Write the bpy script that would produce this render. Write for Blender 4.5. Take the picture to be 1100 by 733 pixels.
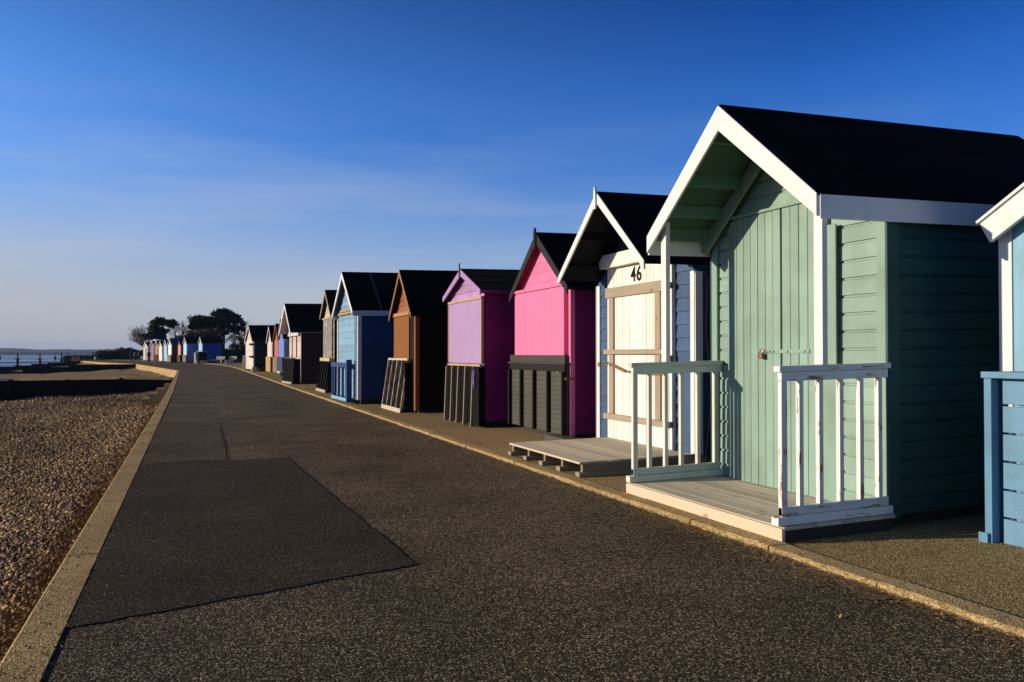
import bpy, bmesh, math, random
import numpy as np
from mathutils import Vector, Matrix
R = math.radians
sc = bpy.context.scene
for o in list(bpy.data.objects): bpy.data.objects.remove(o)
COL = sc.collection

# ------------------------------------------------------------------ camera
cam_d = bpy.data.cameras.new('camera'); cam = bpy.data.objects.new('camera', cam_d); COL.objects.link(cam)
cam_d.sensor_fit = 'HORIZONTAL'; cam_d.sensor_width = 36.0; cam_d.lens = 890.0/1100.0*36.0
cam_d.clip_start = 0.05; cam_d.clip_end = 20000
cam.location = (0, 0, 1.3)
cam.rotation_euler = (math.pi/2 + math.atan(13.5/890), 0, -math.atan(345/890))
sc.camera = cam

# ------------------------------------------------------------------ light
SUN_DIR = Vector((-1.0, 0.36, 0.235)).normalized()          # from the scene towards the sun
sun_el = math.asin(SUN_DIR.z)
sun_az = math.atan2(SUN_DIR.x, SUN_DIR.y)                   # clockwise from +Y
w = bpy.data.worlds.new('World'); sc.world = w; w.use_nodes = True
nt = w.node_tree; nt.nodes.clear()
def wn(t): return nt.nodes.new(t)
out = wn('ShaderNodeOutputWorld'); bg = wn('ShaderNodeBackground'); sky = wn('ShaderNodeTexSky')
sky.sky_type = 'NISHITA'; sky.sun_disc = False; sky.sun_elevation = sun_el; sky.sun_rotation = sun_az
sky.altitude = 0; sky.air_density = 1.0; sky.dust_density = 0.3; sky.ozone_density = 4.0
hsv = wn('ShaderNodeHueSaturation'); hsv.inputs['Saturation'].default_value = 1.0
nt.links.new(sky.outputs[0], hsv.inputs['Color'])
# thin high cirrus, low over the sea
tc = wn('ShaderNodeTexCoord'); mp = wn('ShaderNodeMapping'); mp.inputs['Scale'].default_value = (1.2, 1.2, 9.0)
mp.inputs['Rotation'].default_value = (0.12, 0.05, 0.4)
nz = wn('ShaderNodeTexNoise'); nz.inputs['Scale'].default_value = 1.6; nz.inputs['Detail'].default_value = 5; nz.inputs['Roughness'].default_value = 0.55
cr = wn('ShaderNodeValToRGB'); cr.color_ramp.elements[0].position = 0.45; cr.color_ramp.elements[1].position = 0.82
cr.color_ramp.elements[1].color = (0.75, 0.75, 0.75, 1)
mx = wn('ShaderNodeMixRGB'); mx.inputs[2].default_value = (8.5, 8.6, 9.4, 1)
nt.links.new(tc.outputs['Generated'], mp.inputs[0]); nt.links.new(mp.outputs[0], nz.inputs['Vector'])
nt.links.new(nz.outputs[0], cr.inputs[0])
# white balance of the camera: set for the warm low sun, so the sky reads bluer
wb_ = wn('ShaderNodeMixRGB'); wb_.blend_type = 'MULTIPLY'; wb_.inputs[0].default_value = 1.0; wb_.inputs[2].default_value = (1.12, 1.75, 2.70, 1)
nt.links.new(hsv.outputs[0], wb_.inputs[1])
sx_ = wn('ShaderNodeSeparateXYZ'); nt.links.new(tc.outputs['Generated'], sx_.inputs[0])
er = wn('ShaderNodeMapRange'); er.inputs['From Min'].default_value = 0.30; er.inputs['From Max'].default_value = 0.06; nt.links.new(sx_.outputs[2], er.inputs[0])
cm_ = wn('ShaderNodeMath'); cm_.operation = 'MULTIPLY'; nt.links.new(cr.outputs[0], cm_.inputs[0]); nt.links.new(er.outputs[0], cm_.inputs[1])
nt.links.new(cm_.outputs[0], mx.inputs[0]); nt.links.new(wb_.outputs[0], mx.inputs[1])
# polarised look: sky deepens with height, dimmed overhead to cut its blue fill; pale haze band along the horizon
pz = wn('ShaderNodeMapRange'); pz.inputs['From Min'].default_value = 0.30; pz.inputs['From Max'].default_value = 0.62; pz.inputs['To Min'].default_value = 1.0; pz.inputs['To Max'].default_value = 0.18
nt.links.new(sx_.outputs[2], pz.inputs[0])
pm = wn('ShaderNodeMixRGB'); pm.blend_type = 'MULTIPLY'; pm.inputs[0].default_value = 1.0
nt.links.new(mx.outputs[0], pm.inputs[1]); nt.links.new(pz.outputs[0], pm.inputs[2])
# light is least scattered opposite the sun: colour deepens away from it
dp = wn('ShaderNodeVectorMath'); dp.operation = 'DOT_PRODUCT'; dp.inputs[1].default_value = SUN_DIR; nt.links.new(tc.outputs['Generated'], dp.inputs[0])
da = wn('ShaderNodeMapRange'); da.inputs['From Min'].default_value = 0.55; da.inputs['From Max'].default_value = -0.25; nt.links.new(dp.outputs['Value'], da.inputs[0])
dz = wn('ShaderNodeMapRange'); dz.inputs['From Min'].default_value = 0.03; dz.inputs['From Max'].default_value = 0.42; nt.links.new(sx_.outputs[2], dz.inputs[0])
dm_ = wn('ShaderNodeMath'); dm_.operation = 'MULTIPLY'; nt.links.new(da.outputs[0], dm_.inputs[0]); nt.links.new(dz.outputs[0], dm_.inputs[1])
dc = wn('ShaderNodeMixRGB'); dc.blend_type = 'MULTIPLY'; dc.inputs[2].default_value = (0.0, 0.36, 0.68, 1)
nt.links.new(dm_.outputs[0], dc.inputs[0]); nt.links.new(pm.outputs[0], dc.inputs[1])
hz = wn('ShaderNodeMapRange'); hz.interpolation_type = 'SMOOTHSTEP'; hz.inputs['From Min'].default_value = 0.26; hz.inputs['From Max'].default_value = -0.02; hz.inputs['To Max'].default_value = 1.15
nt.links.new(sx_.outputs[2], hz.inputs[0])
hw_ = wn('ShaderNodeMapRange'); hw_.inputs['To Min'].default_value = 1.0; hw_.inputs['To Max'].default_value = 0.35; nt.links.new(da.outputs[0], hw_.inputs[0])
hq = wn('ShaderNodeMath'); hq.operation = 'MULTIPLY'; nt.links.new(hz.outputs[0], hq.inputs[0]); nt.links.new(hw_.outputs[0], hq.inputs[1])
hm = wn('ShaderNodeMixRGB'); hm.inputs[2].default_value = (6.5, 6.5, 7.0, 1)
nt.links.new(hq.outputs[0], hm.inputs[0]); nt.links.new(dc.outputs[0], hm.inputs[1])
nt.links.new(hm.outputs[0], bg.inputs[0]); nt.links.new(bg.outputs[0], out.inputs[0])
bg.inputs[1].default_value = 0.070
sd = bpy.data.lights.new('sun', 'SUN'); so = bpy.data.objects.new('sun', sd); COL.objects.link(so)
sd.energy = 5.0; sd.angle = R(0.5); sd.color = (1.0, 0.84, 0.62)
so.rotation_euler = SUN_DIR.to_track_quat('Z', 'Y').to_euler()
sc.view_settings.view_transform = 'Standard'; sc.view_settings.look = 'None'
sc.view_settings.gamma = 1.0; sc.view_settings.use_curve_mapping = False
sc.view_settings.exposure = 0.12

# ------------------------------------------------------------------ materials
def nmat(name):
    m = bpy.data.materials.new(name); m.use_nodes = True
    t = m.node_tree; b = t.nodes['Principled BSDF']
    return m, t, b
def N(t, ty, **kw):
    n = t.nodes.new(ty)
    for k, v in kw.items():
        if k in n.inputs.keys(): n.inputs[k].default_value = v
        else: setattr(n, k, v)
    return n
def coords(t, scale=(1, 1, 1)):
    c = t.nodes.new('ShaderNodeTexCoord'); m = t.nodes.new('ShaderNodeMapping'); m.inputs['Scale'].default_value = scale
    t.links.new(c.outputs['Object'], m.inputs[0]); return m.outputs[0]
def mixc(t, fac, a, b, blend='MIX'):
    m = t.nodes.new('ShaderNodeMixRGB'); m.blend_type = blend
    for s, v in ((0, fac), (1, a), (2, b)):
        if isinstance(v, (int, float)): m.inputs[s].default_value = v
        elif isinstance(v, tuple): m.inputs[s].default_value = (*v[:3], 1)
        else: t.links.new(v, m.inputs[s])
    return m.outputs[0]
def ramp(t, src, p0, p1, c0=0.0, c1=1.0):
    r = t.nodes.new('ShaderNodeValToRGB'); r.color_ramp.elements[0].position = p0; r.color_ramp.elements[1].position = p1
    r.color_ramp.elements[0].color = (c0, c0, c0, 1); r.color_ramp.elements[1].color = (c1, c1, c1, 1)
    t.links.new(src, r.inputs[0]); return r.outputs[0]
def bump(t, b, src, strength, dist):
    n = t.nodes.new('ShaderNodeBump'); n.inputs['Strength'].default_value = strength; n.inputs['Distance'].default_value = dist
    t.links.new(src, n.inputs['Height']); t.links.new(n.outputs[0], b.inputs['Normal']); return n
GR = {'y': (14, 1.2, 60), 'z': (30, 30, 1.2), 'x': (1.2, 14, 60)}
_pc = {}
def paint(col, grain='y', rough=0.55, var=0.10, wear=0.0, wear_col=(0.30, 0.16, 0.07), dirt=0.25):
    key = (col, grain, rough, var, wear, wear_col, dirt)
    if key in _pc: return _pc[key]
    m, t, b = nmat('painted_wood')
    v = coords(t, GR[grain])
    g = N(t, 'ShaderNodeTexNoise', Scale=1.0, Detail=6.0, Roughness=0.6); t.links.new(v, g.inputs['Vector'])
    v2 = coords(t, (1, 1, 1))
    l = N(t, 'ShaderNodeTexNoise', Scale=2.3, Detail=5.0, Roughness=0.6); t.links.new(v2, l.inputs['Vector'])
    geo = t.nodes.new('ShaderNodeNewGeometry')
    c = mixc(t, ramp(t, g.outputs[0], 0.3, 0.75), col, tuple(x*(1-var) for x in col))
    dk = tuple(x*(1-dirt) for x in (col[0], col[1]*0.97, col[2]*0.9))
    c = mixc(t, ramp(t, l.outputs[0], 0.45, 0.72), c, dk)
    isl = t.nodes.new('ShaderNodeMapRange'); isl.inputs['To Min'].default_value = 0.82; isl.inputs['To Max'].default_value = 1.06
    nv = N(t, 'ShaderNodeTexVoronoi', Scale=6.5); t.links.new(coords(t), nv.inputs['Vector'])
    c = mixc(t, ramp(t, nv.outputs['Distance'], 0.022, 0.034, 0.75, 0.0), c, tuple(x*0.35 for x in col))
    t.links.new(geo.outputs['Random Per Island'], isl.inputs[0])
    c = mixc(t, 1.0, c, isl.outputs[0], 'MULTIPLY')
    st = N(t, 'ShaderNodeTexNoise', Scale=1.0, Detail=4.0, Roughness=0.6); t.links.new(coords(t, (9, 9, .7)), st.inputs['Vector'])
    c = mixc(t, ramp(t, st.outputs[0], 0.50, 0.78, 0.0, 0.32), c, tuple(x*0.62 for x in (col[0], col[1]*0.96, col[2]*0.86)))
    if wear > 0:
        sc_ = {'y': (9, 3, 22), 'z': (24, 24, 4.5), 'x': (3, 9, 26)}[grain]
        v3 = coords(t, sc_); k = N(t, 'ShaderNodeTexNoise', Scale=1.0, Detail=7.0, Roughness=0.68); t.links.new(v3, k.inputs['Vector'])
        c = mixc(t, ramp(t, k.outputs[0], 0.70-wear, 0.72-wear), c, wear_col)
    t.links.new(c, b.inputs['Base Color']); b.inputs['Roughness'].default_value = rough
    b.inputs['Specular IOR Level'].default_value = 0.3 if max(col) > 0.04 else 0.06
    bump(t, b, g.outputs[0], 0.35, 0.004)
    _pc[key] = m; return m
def wood(col=(0.30, 0.22, 0.14), grain='y', var=0.4, rough=0.8, dark=(0.06, 0.045, 0.03)):
    key = ('w', col, grain, var)
    if key in _pc: return _pc[key]
    m, t, b = nmat('weathered_wood')
    v = coords(t, GR[grain]); g = N(t, 'ShaderNodeTexNoise', Scale=1.4, Detail=8.0, Roughness=0.65); t.links.new(v, g.inputs['Vector'])
    kn = N(t, 'ShaderNodeTexVoronoi', Scale=1.0); t.links.new(coords(t, {'y': (5, 3, 7), 'z': (7, 7, 3), 'x': (3, 5, 7)}[grain]), kn.inputs['Vector'])
    c = mixc(t, ramp(t, g.outputs[0], 0.3, 0.75), col, tuple(x*(1-var) for x in col))
    c = mixc(t, ramp(t, kn.outputs['Distance'], 0.05, 0.16, 0.75, 0.0), c, tuple(x*0.35 for x in col))
    geo = t.nodes.new('ShaderNodeNewGeometry'); isl = t.nodes.new('ShaderNodeMapRange'); isl.inputs['To Min'].default_value = 0.75; isl.inputs['To Max'].default_value = 1.12
    t.links.new(geo.outputs['Random Per Island'], isl.inputs[0]); c = mixc(t, 1.0, c, isl.outputs[0], 'MULTIPLY')
    t.links.new(c, b.inputs['Base Color']); b.inputs['Roughness'].default_value = rough
    b.inputs['Specular IOR Level'].default_value = 0.2
    bump(t, b, g.outputs[0], 0.5, 0.004); _pc[key] = m; return m
def plain(name, col, rough=0.6, metal=0.0):
    m, t, b = nmat(name); n = N(t, 'ShaderNodeTexNoise', Scale=14.0, Detail=4.0); t.links.new(coords(t), n.inputs['Vector'])
    t.links.new(mixc(t, n.outputs[0], tuple(x*0.75 for x in col), tuple(min(1, x*1.2) for x in col)), b.inputs['Base Color'])
    if max(col) < 0.04: b.inputs['Specular IOR Level'].default_value = 0.08
    b.inputs['Roughness'].default_value = rough; b.inputs['Metallic'].default_value = metal; return m
def aggregate(name, cols, cell, bmp, dist, big=(0.8, 1.15), rough=0.9, bigscale=0.35, stain=None):
    """stone chips set in a binder: colour per chip, relief, broad wear and stains"""
    m, t, b = nmat(name); v = coords(t)
    vo = N(t, 'ShaderNodeTexVoronoi', Scale=cell); t.links.new(v, vo.inputs['Vector'])
    sep = t.nodes.new('ShaderNodeSeparateColor'); t.links.new(vo.outputs['Color'], sep.inputs[0])
    r = t.nodes.new('ShaderNodeValToRGB'); r.color_ramp.elements.remove(r.color_ramp.elements[1])
    for i, (p, c) in enumerate(cols):
        e = r.color_ramp.elements[0] if i == 0 else r.color_ramp.elements.new(p)
        e.position = p; e.color = (*c, 1)
    t.links.new(sep.outputs[0], r.inputs[0])
    f = N(t, 'ShaderNodeTexNoise', Scale=cell*0.45, Detail=6.0, Roughness=0.7); t.links.new(v, f.inputs['Vector'])
    bn = N(t, 'ShaderNodeTexNoise', Scale=bigscale, Detail=6.0, Roughness=0.6); t.links.new(v, bn.inputs['Vector'])
    c = mixc(t, 1.0, r.outputs[0], ramp(t, f.outputs[0], 0.25, 0.75, 0.55, 1.35), 'MULTIPLY')
    c = mixc(t, 1.0, c, ramp(t, bn.outputs[0], 0.3, 0.7, big[0], big[1]), 'MULTIPLY')
    if stain:
        sn = N(t, 'ShaderNodeTexNoise', Scale=1.3, Detail=7.0, Roughness=0.65); t.links.new(v, sn.inputs['Vector'])
        c = mixc(t, ramp(t, sn.outputs[0], 0.60, 0.74, 0.0, 0.7), c, stain)
    t.links.new(c, b.inputs['Base Color']); b.inputs['Roughness'].default_value = rough; b.inputs['Specular IOR Level'].default_value = 0.08
    mxh = t.nodes.new('ShaderNodeMath'); mxh.operation = 'MULTIPLY_ADD'; mxh.inputs[1].default_value = -1.1
    t.links.new(vo.outputs['Distance'], mxh.inputs[0]); t.links.new(f.outputs[0], mxh.inputs[2])
    bump(t, b, mxh.outputs[0], bmp, dist); return m

WHITE = (0.82, 0.81, 0.80)
m_felt = None
def felt(col=(0.007, 0.0065, 0.006), name='roof_felt'):
    m, t, b = nmat(name); n = N(t, 'ShaderNodeTexNoise', Scale=90.0, Detail=3.0); t.links.new(coords(t), n.inputs['Vector'])
    l = N(t, 'ShaderNodeTexNoise', Scale=1.5, Detail=5.0); t.links.new(coords(t, (1, 1, 1)), l.inputs['Vector'])
    c = mixc(t, n.outputs[0], tuple(x*0.5 for x in col), tuple(x*1.5 for x in col))
    c = mixc(t, ramp(t, l.outputs[0], 0.5, 0.8, 0, 0.5), c, tuple(x*2.2 for x in col))
    t.links.new(c, b.inputs['Base Color']); b.inputs['Roughness'].default_value = 0.95; b.inputs['Specular IOR Level'].default_value = 0.1
    bump(t, b, n.outputs[0], 0.4, 0.002); return m
m_felt = felt(); m_felt_blue = felt((0.02, 0.07, 0.22), 'blue_felt')
m_black = paint((0.007, 0.007, 0.007), 'z', var=0.2, dirt=0.1)
m_blackh = paint((0.030, 0.028, 0.024), 'y', var=0.3, dirt=0.2)
m_metal = plain('galvanised_metal', (0.35, 0.33, 0.30), 0.35, 0.9)
m_rust = plain('rusty_metal', (0.22, 0.11, 0.05), 0.55, 0.6)
m_iron = plain('black_iron', (0.010, 0.010, 0.010), 0.7)
m_greywood = wood((0.46, 0.38, 0.28), 'y', 0.35)
m_greywoodz = wood((0.46, 0.38, 0.28), 'z', 0.35)
m_deck = wood((0.40, 0.33, 0.23), 'y', 0.35)
m_darkwood = wood((0.05, 0.045, 0.035), 'y', 0.4)
m_groyne = wood((0.012, 0.010, 0.008), 'x', 0.5)
m_path = aggregate('asphalt', [(0.0, (0.026, 0.020, 0.012)), (0.5, (0.066, 0.050, 0.031)), (0.8, (0.14, 0.108, 0.067)), (0.94, (0.46, 0.36, 0.23))], 125, 1.0, 0.011, big=(0.62, 1.32), bigscale=0.7)
m_patch = aggregate('asphalt_repair', [(0.0, (0.014, 0.011, 0.007)), (0.5, (0.030, 0.023, 0.014)), (0.8, (0.048, 0.037, 0.023)), (0.97, (0.20, 0.155, 0.10))], 160, 0.8, 0.006, big=(0.75, 1.3), bigscale=1.1, stain=(0.075, 0.055, 0.03))
m_patch2 = aggregate('asphalt_old_repair', [(0.0, (0.024, 0.018, 0.011)), (0.5, (0.054, 0.041, 0.025)), (0.8, (0.10, 0.078, 0.048)), (0.95, (0.36, 0.28, 0.18))], 135, 1.0, 0.010, big=(0.72, 1.2), bigscale=0.7)
m_kerb = aggregate('kerb_concrete', [(0.0, (0.28, 0.185, 0.075)), (0.5, (0.43, 0.30, 0.13)), (0.9, (0.64, 0.48, 0.25))], 120, 0.8, 0.006, big=(0.75, 1.1), bigscale=1.2, stain=(0.14, 0.10, 0.05))
m_apron = aggregate('apron_concrete', [(0.0, (0.15, 0.10, 0.04)), (0.5, (0.28, 0.195, 0.085)), (0.9, (0.56, 0.42, 0.21))], 110, 0.9, 0.008, big=(0.7, 1.1), stain=(0.12, 0.09, 0.045))
m_sand = aggregate('shingle_bed', [(0.0, (0.06, 0.035, 0.015)), (0.4, (0.19, 0.12, 0.05)), (0.7, (0.36, 0.25, 0.12)), (0.95, (0.62, 0.48, 0.28))], 9, 1.0, 0.06, big=(0.75, 1.15), bigscale=0.12)
m_grass = aggregate('grass', [(0.0, (0.035, 0.05, 0.012)), (0.5, (0.07, 0.10, 0.02)), (0.9, (0.12, 0.15, 0.03))], 20, 0.8, 0.03)

# ------------------------------------------------------------------ mesh helper
class MB:
    def __init__(s, sh=0.0): s.v = []; s.f = []; s.sh = sh; s.sm = []
    def add(s, vs, fs, smooth=False):
        n = len(s.v); s.v += [(x, y, z + s.sh*x) for x, y, z in vs]; s.f += [tuple(i+n for i in f) for f in fs]; s.sm += [smooth]*len(fs); return s
    def box(s, x0, x1, y0, y1, z0, z1):
        return s.add([(x0,y0,z0),(x1,y0,z0),(x1,y1,z0),(x0,y1,z0),(x0,y0,z1),(x1,y0,z1),(x1,y1,z1),(x0,y1,z1)],
              [(0,3,2,1),(4,5,6,7),(0,1,5,4),(1,2,6,5),(2,3,7,6),(3,0,4,7)])
    def prism(s, poly, x0, x1):                      # polygon in (y, z), extruded along x
        n = len(poly); vs = [(x0, y, z) for y, z in poly] + [(x1, y, z) for y, z in poly]
        fs = [tuple(range(n)), tuple(reversed(range(n, 2*n)))] + [(i, i+n, (i+1) % n + n, (i+1) % n) for i in range(n)]
        return s.add(vs, fs)
    def bar(s, a, b, wd, th, up=(0, 0, 1)):          # rectangular bar a-b, wd across, th along 'up'
        a = Vector(a); b = Vector(b); d = (b-a).normalized(); u = Vector(up); r = d.cross(u).normalized(); u = r.cross(d).normalized()
        vs = [tuple(p + r*sx*wd/2 + u*sz*th/2) for p in (a, b) for sx, sz in ((-1,-1),(1,-1),(1,1),(-1,1))]
        return s.add(vs, [(3,2,1,0),(4,5,6,7),(0,1,5,4),(1,2,6,5),(2,3,7,6),(3,0,4,7)])
    def tube(s, pts, rs, n=6, cap=True):
        vs = []; fs = []
        P = [Vector(p) for p in pts]
        for i, p in enumerate(P):
            d = (P[min(i+1, len(P)-1)] - P[max(i-1, 0)]).normalized()
            a = d.cross(Vector((0.31, 0.17, 0.93)));
            if a.length < 1e-3: a = d.cross(Vector((1, 0, 0)))
            a.normalize(); b = d.cross(a)
            r = rs[i] if isinstance(rs, (list, tuple)) else rs
            for k in range(n):
                t = 2*math.pi*k/n; vs.append(tuple(p + a*r*math.cos(t) + b*r*math.sin(t)))
        for i in range(len(P)-1):
            for k in range(n): fs.append((i*n+k, i*n+(k+1) % n, (i+1)*n+(k+1) % n, (i+1)*n+k))
        if cap: fs.append(tuple(reversed(range(n)))); fs.append(tuple(range((len(P)-1)*n, len(P)*n)))
        return s.add(vs, fs, True)
    def build(s, name, mat, parent=None, bevel=0.0, **tags):
        me = bpy.data.meshes.new(name); me.from_pydata(s.v, [], s.f); me.materials.append(mat)
        bm = bmesh.new(); bm.from_mesh(me); bmesh.ops.recalc_face_normals(bm, faces=bm.faces); bm.to_mesh(me); bm.free()
        me.polygons.foreach_set('use_smooth', s.sm); me.update()
        o = bpy.data.objects.new(name, me); COL.objects.link(o)
        if parent: o.parent = parent
        if bevel > 0:
            md = o.modifiers.new('bevel', 'BEVEL'); md.width = bevel; md.segments = 2; md.limit_method = 'ANGLE'; md.harden_normals = False
        for k, v_ in tags.items(): o[k] = v_
        return o
def thing(name, label, cat, loc=(0, 0, 0), rz=0.0, group=None):
    o = bpy.data.objects.new(name, None); COL.objects.link(o); o.location = loc; o.rotation_euler = (0, 0, rz)
    o.empty_display_size = 0.3; o['label'] = label; o['category'] = cat
    if group: o['group'] = group
    return o
def tag(o, label, cat, group=None):
    o['label'] = label; o['category'] = cat
    if group: o['group'] = group
    return o

# ------------------------------------------------------------------ setting: ground, path, kerbs
WALL = [(-0.74, -12), (-0.74, 30), (-0.95, 68), (-6.3, 112), (-12.2, 135), (-18.2, 165), (-20.5, 190), (-18, 215), (-8, 255), (20, 320)]   # sea side of the promenade
KR = [(3.53, -12), (3.53, 30), (3.72, 62), (3.8, 78), (3.2, 100), (1.2, 116), (-2.2, 127), (-7.5, 146), (-13.5, 168), (-16.5, 190), (-14, 215), (-4, 255), (26, 320)]  # landward edge of the asphalt
def offs(pl, d):
    out_ = []
    for i, p in enumerate(pl):
        a = Vector(pl[max(i-1, 0)]); b = Vector(pl[min(i+1, len(pl)-1)]); t = (b-a).normalized(); out_.append((p[0]+t.y*d, p[1]-t.x*d))
    return out_
def dense(pl, step):
    o_ = []
    for a, b in zip(pl[:-1], pl[1:]):
        L = math.dist(a, b); n = max(1, int(L/step))
        for i in range(n): o_.append((a[0]+(b[0]-a[0])*i/n, a[1]+(b[1]-a[1])*i/n))
    o_.append(pl[-1]); return o_
def atY(pl, y):
    for a, b in zip(pl[:-1], pl[1:]):
        if a[1] <= y <= b[1]: t = (y-a[1])/(b[1]-a[1]); return a[0]+(b[0]-a[0])*t
    return pl[-1][0] if y > pl[-1][1] else pl[0][0]
def strip(name, A, B, zA, zB, mat, **tags):
    vs = [(x, y, zA) for x, y in A] + [(x, y, zB) for x, y in B]; n = len(A)
    mb = MB(); mb.add(vs, [(i, i+1, n+i+1, n+i) for i in range(n-1)]); return mb.build(name, mat, **tags)
ys = [-12, -5, 0, 5, 10, 20, 30, 45, 60, 68, 75, 85, 95, 105, 112, 120, 128, 136, 146, 160, 175, 195, 215, 320]
WL = [(atY(WALL, y)+0.10, y) for y in ys]; KP = [(atY(KR, y)+0.03, y) for y in ys]
strip('promenade', WL, KP, 0.0, 0.0, m_path, kind='structure')
# land behind the kerb, one sheet running inland to the horizon
mb = MB(); A = [(atY(KR, y)+0.10, y) for y in ys]; B = [(6.0 + max(0, -A[i][0])*-1 + (0), ys[i]) for i in range(len(ys))]
A2 = [(atY(KR, y)+5.0, y) for y in ys]
strip('hut_apron', A, A2, 0.026, 0.10, m_apron, kind='structure')
n = len(ys)
mb = MB(); mb.add([(x, y, 0.10) for x, y in A2] + [(7000, y if 0 < i < n-1 else (-7000 if i == 0 else 6000), 0.10) for i, (x, y) in enumerate(A2)], [(i, i+1, n+i+1, n+i) for i in range(n-1)])
mb.add([(A2[0][0], -12, 0.10), (7000, -7000, 0.10), (-0.7, -7000, 0.10), (-0.7, -12, 0.10)], [(0, 1, 2, 3)])
mb.build('grass_land', m_grass, kind='structure')
# raised kerb beside the huts: individually cast lengths with worn edges
rng = random.Random(4)
def kerb(name, pl, wid, z0, z1, side, seg, mat, jit=0.004, gap=0.006, ymax=100):
    mb = MB(); y = -12.0; seg_id = 0
    while y < ymax:
        y1 = y + seg; seg_id += 1; s_ = 12 if y < 20 else 1
        dz = rng.uniform(-jit, jit); e = rng.uniform(-jit, jit)
        for k in range(s_):
            ya = y + (seg-gap)*k/s_; yb = y + (seg-gap)*(k+1)/s_
            xa = atY(pl, ya)+e; xb = atY(pl, yb)+e
            wa = wid*side; b_ = 0.012*side
            vs = []
            for (x, yy) in ((xa, ya), (xb, yb)):
                hsh = random.Random(int(yy*1000)+seg_id); j = hsh.uniform(-0.007, 0.007) if s_ > 1 else 0; j2 = hsh.uniform(-0.005, 0.002) if s_ > 1 else 0; ch_ = (hsh.uniform(.0, .018) if hsh.random() < .25 else 0) if s_ > 1 else 0
                vs += [(x+j, yy, z0), (x+j, yy, z1-0.012+dz+j2-ch_*.5), (x+b_+j+ch_, yy, z1+dz+j2), (x+wa-b_, yy, z1+dz), (x+wa, yy, z1-0.012+dz), (x+wa, yy, z0)]
            mb.add(vs, [(i, i+1, i+7, i+6) for i in range(5)] + [(0, 5, 4, 3, 2, 1), (6, 7, 8, 9, 10, 11)])
        y = y1
    return mb.build(name, mat, kind='structure')
kerb('hut_kerb', KR, 0.17, -0.1, 0.040, 1, 0.915, m_kerb, ymax=118)
# sea wall: coping flush with the path, its face dropping to the beach
mb = MB(); pl = dense(WALL, 6.0); inn = offs(pl, 0.19)
for i in range(len(pl)-1):
    (x0, y0), (x1, y1), (a0, b0), (a1, b1) = pl[i], pl[i+1], inn[i], inn[i+1]; t0, t1 = 0.0, 0.996
    q = lambda p, r_: (p[0]+(r_[0]-p[0])*t1, p[1]+(r_[1]-p[1])*t1)
    e1 = q(pl[i], pl[i+1]); e2 = q(inn[i], inn[i+1])
    mb.add([(x0, y0, -2.2), (x0, y0, -0.002), (x0+0.012, y0, 0.007), (a0, b0, 0.007), (a0, b0, -0.1),
            (e1[0], e1[1], -2.2), (e1[0], e1[1], -0.002), (e1[0]+0.012, e1[1], 0.007), (e2[0], e2[1], 0.007), (e2[0], e2[1], -0.1)],
           [(0, 1, 6, 5), (1, 2, 7, 6), (2, 3, 8, 7), (3, 4, 9, 8), (0, 4, 3, 2, 1), (5, 6, 7, 8, 9)])
mb.build('sea_wall_coping', m_kerb, kind='structure')
# repair patch: darker, smoother asphalt with ragged edges
def ragged(pts, step, amp, seed):
    r_ = random.Random(seed); o_ = []
    for a, b in zip(pts, pts[1:]+pts[:1]):
        L = math.dist(a, b); k = max(1, int(L/step))
        for i in range(k): o_.append((a[0]+(b[0]-a[0])*i/k + r_.uniform(-amp, amp), a[1]+(b[1]-a[1])*i/k + r_.uniform(-amp, amp)))
    return o_
pq = ragged([(-0.545, 10.66), (0.43, 10.72), (0.51, 15.9), (-0.545, 17.2)], 0.12, 0.02, 8)
MB().add([(x, y, 0.0045) for x, y in pq], [tuple(range(len(pq)))]).build('asphalt_old_repair', m_patch2, kind='structure')
pp = ragged([(-0.545, 4.42), (1.30, 4.985), (1.22, 7.5), (1.135, 10.66), (-0.545, 10.60)], 0.09, 0.013, 3)
MB().add([(x, y, 0.005) for x, y in pp], [tuple(range(len(pp)))]).build('asphalt_repair_patch', m_patch, kind='structure')
# sealed cracks and joint lines, laid as thin dark tar sheets
m_tar = plain('tar', (0.012, 0.010, 0.008), 0.8)
def tar(pts, wd, seed):
    r_ = random.Random(seed); P = dense(pts, 0.05); vs = []
    for i, (x, y) in enumerate(P):
        a = Vector(P[max(i-1, 0)]); b = Vector(P[min(i+1, len(P)-1)]); t = (b-a).normalized(); j = r_.uniform(-0.008, 0.008); w_ = wd*r_.uniform(0.35, 1)
        vs += [(x+t.y*(w_/2)+j, y-t.x*(w_/2), 0.0085), (x-t.y*(w_/2)+j, y+t.x*(w_/2), 0.0085)]
    return vs
mb = MB()
for pts, wd, sd_ in (([(-0.545, 4.42), (1.30, 4.985)], 0.009, 1), ([(1.30, 4.985), (1.22, 7.5), (1.135, 10.66)], 0.005, 2), 
                   ([(1.135, 10.66), (0.43, 10.75)], 0.006, 3), ([(0.43, 10.7), (0.51, 15.9)], 0.014, 4), ):
    vs = tar(pts, wd, sd_); mb.add(vs, [(i, i+1, i+3, i+2) for i in range(0, len(vs)-2, 2)])
rr = random.Random(9)
for k in range(9):                                   # crazed cracks beyond the patch
    x = rr.uniform(0.5, 1.4); y = rr.uniform(11.2, 14.6); p = [(x, y)]
    for j in range(6): x += rr.uniform(0.05, 0.22); y += rr.uniform(-0.25, 0.25); p.append((x, y))
    vs = tar(p, 0.022, k); mb.add(vs, [(i, i+1, i+3, i+2) for i in range(0, len(vs)-2, 2)])
mb.build('path_joint', m_tar, kind='structure')

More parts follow.
